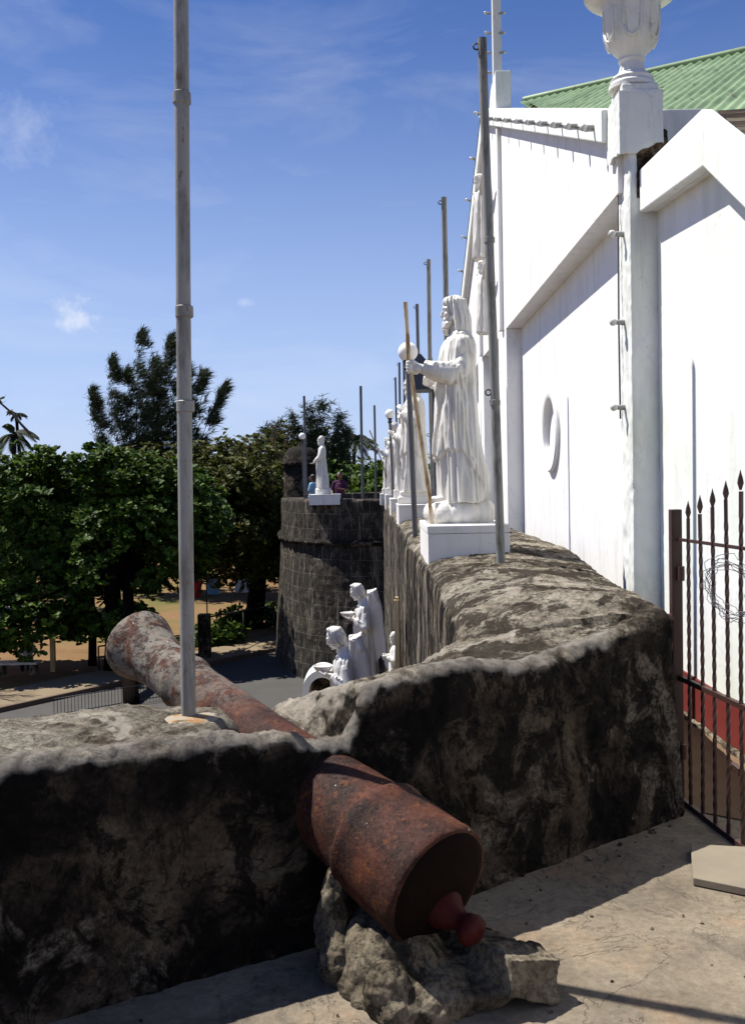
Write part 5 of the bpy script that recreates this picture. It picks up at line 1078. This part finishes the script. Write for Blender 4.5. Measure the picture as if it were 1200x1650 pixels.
# ================================================================== vegetation
def mesh_np(name, V, FV, n, mat, parent=None, origin=(0, 0, 0)):   # n-gons of equal size
    V = np.asarray(V, np.float32)-np.asarray(OFF[parent.name] if parent is not None else origin, np.float32); me = bpy.data.meshes.new(name); nf = len(FV)
    me.vertices.add(len(V)); me.vertices.foreach_set('co', V.ravel()); me.loops.add(nf*n); me.loops.foreach_set('vertex_index', np.asarray(FV, np.int32).ravel())
    me.polygons.add(nf); me.polygons.foreach_set('loop_start', np.arange(0, nf*n, n, dtype=np.int32)); me.polygons.foreach_set('loop_total', np.full(nf, n, np.int32)); me.materials.append(mat); me.update(calc_edges=True); me.validate()
    o = bpy.data.objects.new(name, me); COL.objects.link(o)
    if parent is not None: o.parent = parent
    else: o.location = origin
    OFF[o.name] = np.asarray(OFF[parent.name] if parent is not None else origin, float); return o
def leaves(C, Nn, size, per, spread, asp=.5, droop=.0, tilt=.6):
    """rosettes of leaves: C centres, Nn outward directions"""
    m = len(C); c = np.repeat(C, per, 0); nb = np.repeat(Nn, per, 0); k = len(c)
    d = rng.normal(size=(k, 3)); d = d-(d*nb).sum(1, keepdims=True)*nb; d /= np.linalg.norm(d, axis=1, keepdims=True)
    up = nb*tilt*rng.uniform(.2, 1.4, (k, 1)); d = d+up; d[:, 2] -= droop; d /= np.linalg.norm(d, axis=1, keepdims=True)
    s = np.cross(d, nb+rng.normal(size=(k, 3))*.35); s /= np.linalg.norm(s, axis=1, keepdims=True); L_ = size*rng.uniform(.65, 1.3, (k, 1)); base = c+rng.normal(size=(k, 3))*spread
    nrm_ = np.cross(s, d); w = L_*asp*.5
    P = np.stack([base, base+d*L_*.45-s*w*.75+nrm_*L_*.05, base+d*L_*.80-s*w+nrm_*L_*.04, base+d*L_*1.0, base+d*L_*.80+s*w+nrm_*L_*.04, base+d*L_*.45+s*w*.75+nrm_*L_*.05], 1)
    return P.reshape(-1, 3), np.arange(k*6).reshape(-1, 6)
def crown_points(c, r, n, seed, shell=.45, thr=-.08, fr=.75, flat=1):
    out = []; dirs = []
    while sum(len(o) for o in out) < n:
        d = rng.normal(size=(n, 3)); d /= np.linalg.norm(d, axis=1, keepdims=True); bump_ = 1+.55*fbm(d*2.6+seed, 3, seed)
        t = rng.uniform(0, 1, (n, 1))**shell; p = d*t*bump_[:, None]*np.array(r)+np.array(c)
        k = fbm(p*fr+seed*3.3, 3, seed) > thr; out.append(p[k]); dirs.append(d[k])
    return np.vstack(out)[:n], np.vstack(dirs)[:n]
def limb(a, b, r0, r1, seed, n=8, wob=.12):
    a, b = Vector(a), Vector(b); L_ = (b-a).length; rr = random.Random(seed); pts = []
    ox, oy = rr.uniform(-1, 1), rr.uniform(-1, 1)
    for k in range(n+1): u = k/n; q = a.lerp(b, u); q += Vector((ox*math.sin(u*math.pi), oy*math.sin(u*math.pi*1.5), 0))*L_*wob*.5; pts.append(q)
    return tube(pts, [r0+(r1-r0)*k/n for k in range(n+1)], 10)
def broad_tree(name, lab, base, crowns, trunk_r, mat, size, per, seed, top=None, asp=.55, grp='broad leaved trees round the field', lean=(0, 0)):
    t_ = thing(name, lab, 'tree', base, grp); b = Vector(base); fork = b+Vector((lean[0], lean[1], 0))+Vector((0, 0, (crowns[0][0][2]-crowns[0][1][2]*.25)-b.z))
    P = [limb(b-Vector((0, 0, .2)), fork, trunk_r*1.25, trunk_r*.8, seed, wob=.06)]; rr = random.Random(seed)
    for c, r, n in crowns:
        for k in range(max(3, n//500)):
            d_ = Vector((rr.uniform(-1, 1), rr.uniform(-1, 1), rr.uniform(-.3, 1))).normalized(); e_ = Vector(c)+Vector((d_.x*r[0], d_.y*r[1], d_.z*r[2]))*.8; P.append(limb(fork, e_, trunk_r*.45, .03, seed*7+k, wob=.2))
    obj('trunk', merge(*P), M['bark'], t_, smooth=True)
    Vs = []; Fs = []; o_ = 0
    for c, r, n in crowns:
        C, D = crown_points(c, r, n, seed); nb = D*.55+np.array((0, 0, .75)); nb /= np.linalg.norm(nb, axis=1, keepdims=True); V, F = leaves(C, nb, size, per, size*.12, asp); Vs.append(V); Fs.append(F+o_); o_ += len(V)
    mesh_np('crown', np.vstack(Vs), np.vstack(Fs), 6, mat, t_); return t_
G1 = 'broad leaved trees round the field'
ba_ = PZ(213, 1140, GZ)
broad_tree('broad_leaf_tree', 'largest dark green tree at the left, its trunk leaning under the cannon muzzle', (ba_.x, ba_.y, GZ),
  [((-11.2, 36.3, .1), (4.3, 3.0, 3.0), 3700), ((-7.7, 36.8, .25), (2.5, 2.5, 2.65), 1900), ((-9.6, 36.0, 1.9), (1.6, 1.5, 1.3), 420), ((-12.2, 33.2, -3.0), (1.9, 1.2, 1.3), 240), ((-9.6, 34.3, -3.0), (2.1, 1.2, .9), 400)], .21, M['leaf'], .24, 11, 3, lean=(-1.6, 7.2))
t2b = PZ(149, 1072, GZ)
broad_tree('broad_leaf_tree', 'thin straight trunk tree standing left of the cannon muzzle', (t2b.x, t2b.y, GZ), [((t2b.x, t2b.y+1.0, -.6), (2.2, 1.8, 1.8), 800)], .13, M['leaf'], .21, 10, 5)
t2c = PZ(183, 1085, GZ)
broad_tree('broad_leaf_tree', 'thick dark trunk tree partly hidden behind the cannon muzzle', (t2c.x, t2c.y, GZ), [((t2c.x+.2, t2c.y+1.2, -.4), (2.6, 1.8, 2.4), 1200)], .30, M['leaf'], .21, 10, 6)
t3 = PZ(408, 1012, GZ)
broad_tree('broad_leaf_tree', 'olive and yellow tinged broad leaved tree with a thick leaning trunk left of the bastion', (t3.x, t3.y, GZ),
  [((-6.6, 43.5, .3), (3.9, 3.2, 3.0), 3200), ((-4.6, 43, -1.0), (1.9, 2.4, 2.3), 1000)], .36, M['leaf2'], .24, 10, 8, lean=(.7, 0))
for k, (px, Y, zt, rx, mt, lb) in enumerate([(575, 58, 2.55, 4.2, 'leaf3', 'bright green bushy tree behind the lone statue'), (650, 56, 2.6, 4.0, 'leaf3', 'bright green bushy tree behind the row of statues'), (510, 66, 4.6, 3.6, 'leaf2', 'olive bushy tree behind the sentry box'), (20, 52, 3.2, 4.0, 'leaf3', 'bright green tree at the left edge behind the dark tree'), (300, 60, 4.4, 5.5, 'leaf2', 'reddish olive tree behind the thick pole'), (415, 56, 4.3, 3.4, 'leaf2', 'pale olive tree left of the sentry box')]):
    q = PY(px, 780, Y); h = zt-GZ; broad_tree('broad_leaf_tree', lb, (q.x, Y, GZ), [((q.x, Y, zt-h*.33), (rx, rx*.7, h*.36), 1700)], .25, M[mt], .30, 8, 20+k)
for k, (px, Y) in enumerate(((180, 74), (60, 78), (720, 70), (0, 62), (420, 90))):
    q = PY(px, 780, Y); broad_tree('broad_leaf_tree', ['distant round tree right of the palms', 'distant low tree under the palms', 'distant tree hidden behind the church facade', 'distant tree at the left picture edge', 'distant tree beyond the casuarinas'][k], (q.x, Y, GZ), [((q.x, Y, -.8), (6, 4, 3.2), 1500)], .3, M['leaf'], .4, 7, 40+k)
hd_ = []; 
C = []; 
for x in np.arange(-60, 30, .55): C.append((x, 95+4*math.sin(x*.3), GZ+1.8+rng.uniform(-1.6, 4.6)*1.0))
C = np.repeat(np.array(C), 14, 0)+rng.normal(size=(len(C)*14, 3))*np.array((.6, 1.2, 1.5)); C[:, 2] = np.clip(C[:, 2], GZ, 1.6)
V, F = leaves(C, np.tile((0, -.5, .86), (len(C), 1)), .7, 5, .2); wb = mesh_np('far_woodland', V, F, 6, M['leaf'], None, (-15, 95, GZ)); tag(wb, 'far belt of dark woodland closing the view beyond the field', 'woodland', kind='stuff')
# bushes at the trunk feet
for k, (px, py, lb) in enumerate(((385, 1012, 'leafy low bush at the foot of the leaning thick trunk'), (440, 1005, 'dark low bush beside the bastion foot'), (345, 1042, 'small scrubby plant right of the dark pillar'))):
    q = PZ(px, py, GZ); tb = thing('bush', lb, 'bush', q, 'low bushes by the field'); C, D = crown_points((q.x, q.y, GZ+.35), (1.3, .7, .55), 130, 60+k, thr=-.5); V, F = leaves(C, D*.5+np.array((0, 0, .8)), .28, 7, .05); mesh_np('foliage', V, F, 6, M['leaf3' if k != 1 else 'leaf'], tb)
# casuarinas: plumes of drooping needles combed to the right by the wind
def casuarina(lab, base, stems, seed, dens=900, grp='casuarina trees behind the field', puff=False):
    t_ = thing('casuarina_tree', lab, 'tree', base, grp); rr = random.Random(seed); P = []; Vs = []; cnt = 0
    b = Vector(base); A = []; D = []
    for (tx, ty, tz, w) in stems:
        tip = Vector((tx, ty, tz)); fork = b+Vector(((tx-b.x)*.25, 0, (tz-b.z)*.25)); P.append(limb(fork, fork.lerp(tip, .78)+Vector((.12, 0, 0)), .10, .012, rr.random(), wob=.08))
        n = dens; u = rng.uniform(.22, 1, n)**.85
        if puff:
            c = np.array([[(fork.lerp(tip, a))[i] for i in range(3)] for a in u]); d_ = rng.normal(size=(n, 3)); d_ /= np.linalg.norm(d_, axis=1, keepdims=True); rad_ = w*(1.05-.75*u)
            cl_ = fbm(c*1.1+seed+d_*1.4, 2, seed) ; p = c+d_*rad_[:, None]*rng.uniform(.2, 1.1, (n, 1))*(1+cl_[:, None]*1.2)
        else:
            c = np.array([[(fork.lerp(tip, a))[i] for i in range(3)] for a in u]); a_ = rng.uniform(0, 2*math.pi, n); rad_ = w*np.sin(np.clip((1.04-u), 0, 1)*math.pi*.80)**.7*rng.uniform(.15, 1, n)
            whorl = np.floor(u*13+a_*.8)/13; p = c+np.stack([np.cos(a_)*rad_*.85+.25*rad_+.5*u**3, np.sin(a_)*rad_, rad_*.35+.22*np.sin(u*38+a_)], 1)
            k_ = fbm(p*1.5+seed, 2, seed) > -.24; p = p[k_]
        A.append(p)
    P.append(limb(b-Vector((0, 0, .2)), b+Vector((0, 0, 3)), .3, .22, seed)); obj('trunk', merge(*P), M['bark'], t_, smooth=True)
    A = np.vstack(A); per = 7 if puff else 6; c = np.repeat(A, per, 0); k = len(c); d_ = rng.normal(size=(k, 3))*(np.array((.75, .75, .6)) if puff else np.array((.50, .55, .50)))+np.array((.62 if not puff else .15, 0, .72 if not puff else .1)); d_ /= np.linalg.norm(d_, axis=1, keepdims=True)
    L_ = rng.uniform(.28, .62, (k, 1)) if puff else rng.uniform(.3, .75, (k, 1)); s = np.cross(d_, rng.normal(size=(k, 3))); s /= np.linalg.norm(s, axis=1, keepdims=True); s *= (.017 if puff else .011); e = d_*L_; mid = c+e*.55; end = c+e*np.array((1, 1, .85))+np.array((.05, 0, -.04))
    V = np.stack([c-s, c+s, mid+s*.9, end, mid-s*.9], 1).reshape(-1, 3); mesh_np('crown', V, np.arange(k*5).reshape(-1, 5), 5, M['needle'], t_)
def wp(px, py, Y): q = PY(px, py, Y); return (q.x, q.y, q.z)
st = [(*wp(213, 538, 60), 1.25), (*wp(262, 546, 60.5), 1.35), (*wp(165, 582, 60), 1.05), (*wp(236, 580, 61), 1.2), (*wp(286, 588, 61), 1.3), (*wp(132, 632, 59.5), .95), (*wp(315, 596, 60), 1.0), (*wp(350, 622, 60), .7), (*wp(190, 600, 60.5), 1.1)]
c0 = PY(240, 780, 60.3); casuarina('tall dark casuarina with feathery plumes combed to the right, behind the thick pole', (c0.x, 60.3, GZ), st, 5, 900)
st = [(*wp(518, 648, 62), 1.5), (*wp(497, 655, 62), 1.2), (*wp(547, 668, 62), 1.1), (*wp(470, 668, 62), 1.2), (*wp(445, 682, 62), 1.3), (*wp(560, 690, 62), .8), (*wp(425, 690, 62), 1.2)]
c1 = PY(505, 780, 62.3); casuarina('loose tufted casuarina behind the sentry box', (c1.x, 62.3, GZ), st, 9, 330, puff=True)
# palms
def palm(lab, top, base, n, L_, seed):
    t_ = thing('coconut_palm', lab, 'palm tree', base, 'coconut palms on the skyline'); rr = random.Random(seed); obj('trunk', limb(base, top, .2, .12, seed, wob=.05), M['bark'], t_, smooth=True); V = []; F = []
    for i in range(n):
        a = i*2.399+rr.uniform(-.2, .2); el_ = rr.uniform(-.25, 1.05); p = Vector(top); d_ = Vector((math.cos(a)*math.cos(el_)+.25, math.sin(a)*math.cos(el_), math.sin(el_))).normalized(); pts_ = [p.copy()]
        for k in range(12): p = p+d_*L_/12; d_ = (d_+Vector((.03, 0, -.17))).normalized(); pts_.append(p.copy())
        for k in range(1, 12):
            q = pts_[k]; tg_ = (pts_[min(k+1, 12)]-pts_[k-1]).normalized(); sd = tg_.cross(Vector((0, 0, 1))).normalized(); ll = L_*.30*math.sin(math.pi*(k+1.5)/14)
            for s in (-1, 1):
                for h_ in (0, .5):
                    q2 = q+tg_*h_*L_/12; e_ = q2+(sd*s*.75+tg_*.45+Vector((0, 0, -.55)))*ll; w_ = tg_*.05; n0 = len(V); V += [q2-w_, q2+w_, (q2+e_)/2+w_+Vector((0, 0, .05)), e_]; F.append((n0, n0+1, n0+2, n0+3))
    obj('fronds', vf([v[:] for v in V], F), M['palm'], t_)
q = PY(572, 712, 72); palm('coconut palm on the skyline behind the tall bastion pole', (q.x, 72, q.z), (q.x-.4, 72, GZ), 16, 2.0, 3)
q = PY(22, 700, 66); palm('lower coconut palm at the left edge above the bright tree', (q.x, 66, q.z), (q.x, 66, GZ), 18, 1.9, 4)
q = PY(28, 668, 80); palm('taller small coconut palm at the left edge against the sky', (q.x, 80, q.z), (q.x, 80, GZ), 11, .95, 6)
# bare branching trees
def bare(name, lab, base, h, r, seed, depth=5, spread=.55, lean=(0, 0), first=None, cat='tree'):
    t_ = thing(name, lab, cat, base); rr = random.Random(seed); P = []
    def grow(p, d_, L_, r_, k):
        q = p+d_*L_; m_ = (p+q)/2+Vector((rr.uniform(-1, 1), rr.uniform(-1, 1), rr.uniform(-1, 1)))*L_*.07; P.append(tube([p, m_, q], [r_, r_*.85, r_*.68], 6))
        if k == 0: return
        for i in range(3 if k > 2 else 2):
            nd = (d_+Vector((rr.uniform(-1, 1), rr.uniform(-1, 1), rr.uniform(-.6, .8)))*spread+Vector((lean[0], lean[1], 0))*.15).normalized(); grow(q, nd, L_*rr.uniform(.62, .86), r_*.66, k-1)
    b = Vector(base); grow(b, Vector((lean[0], lean[1], 1)).normalized(), h*.30, r, depth); obj('branches', merge(*P), M['barebark'], t_, smooth=True)
bare('bare_tree', 'leafless branching tree just outside the left edge, casting twig shadows on the road', (-16.3, 30.6, GZ), 6.2, .16, 5, 6, .75, (.35, -.05))
q = PZ(452, 1000, GZ); q = PY(455, 760, 54); bare('bare_tree', 'bare twiggy tree rising left of the sentry box', (q.x, 54, GZ), 9.2, .13, 21, 5, .40, (-.12, 0))
# branch with a few leaves poking out above the crown at the left edge
q = [PY(x, y, 29.5) for x, y in ((50, 700), (35, 684), (18, 664), (2, 650), (-14, 640))]
t_ = thing('bare_branch', 'bare dark branch tip with a few leaves above the crown at the left edge', 'branch', q[0]); obj('twig', tube(q, [.05, .04, .035, .03, .02], 8), M['barebark'], t_, smooth=True)
C = np.array([q[3][:], q[3][:], q[2][:]])+rng.normal(size=(3, 3))*.08; V, F = leaves(C, np.tile((0, -.4, .9), (3, 1)), .2, 5, .05); mesh_np('foliage', V, F, 6, M['leaf2'], t_)

# grit, chips and dead leaves on the terrace floor
k = 190; P = []; F = []; n0 = 0; Vl = []
for i in range(k):
    x = rng.uniform(-1.2, 2.0); y = rng.uniform(2.6, 4.8)
    if y > 3.45+.72*x if x > -.25 else y > 3.25+.56*(x+.25): continue
    if rng.random() < .45: y = (3.50+.72*x)-abs(rng.normal())*.12 if x > -.2 else y
    r_ = rng.uniform(.002, .0065)*(2.2 if rng.random() < .05 else 1); v, f = ell((x, y, r_*.5), (r_*1.3, r_, r_*.7), rot(0, 0, rng.uniform(0, 180)), 6, 4); v = v+rng.normal(size=v.shape)*r_*.18; Vl.append((v, f))
gr_ = obj('gravel', merge(*Vl), M['mortar'], origin=(0, 3, 0)); tag(gr_, 'loose grit and mortar crumbs scattered over the floor', 'grit', kind='stuff')
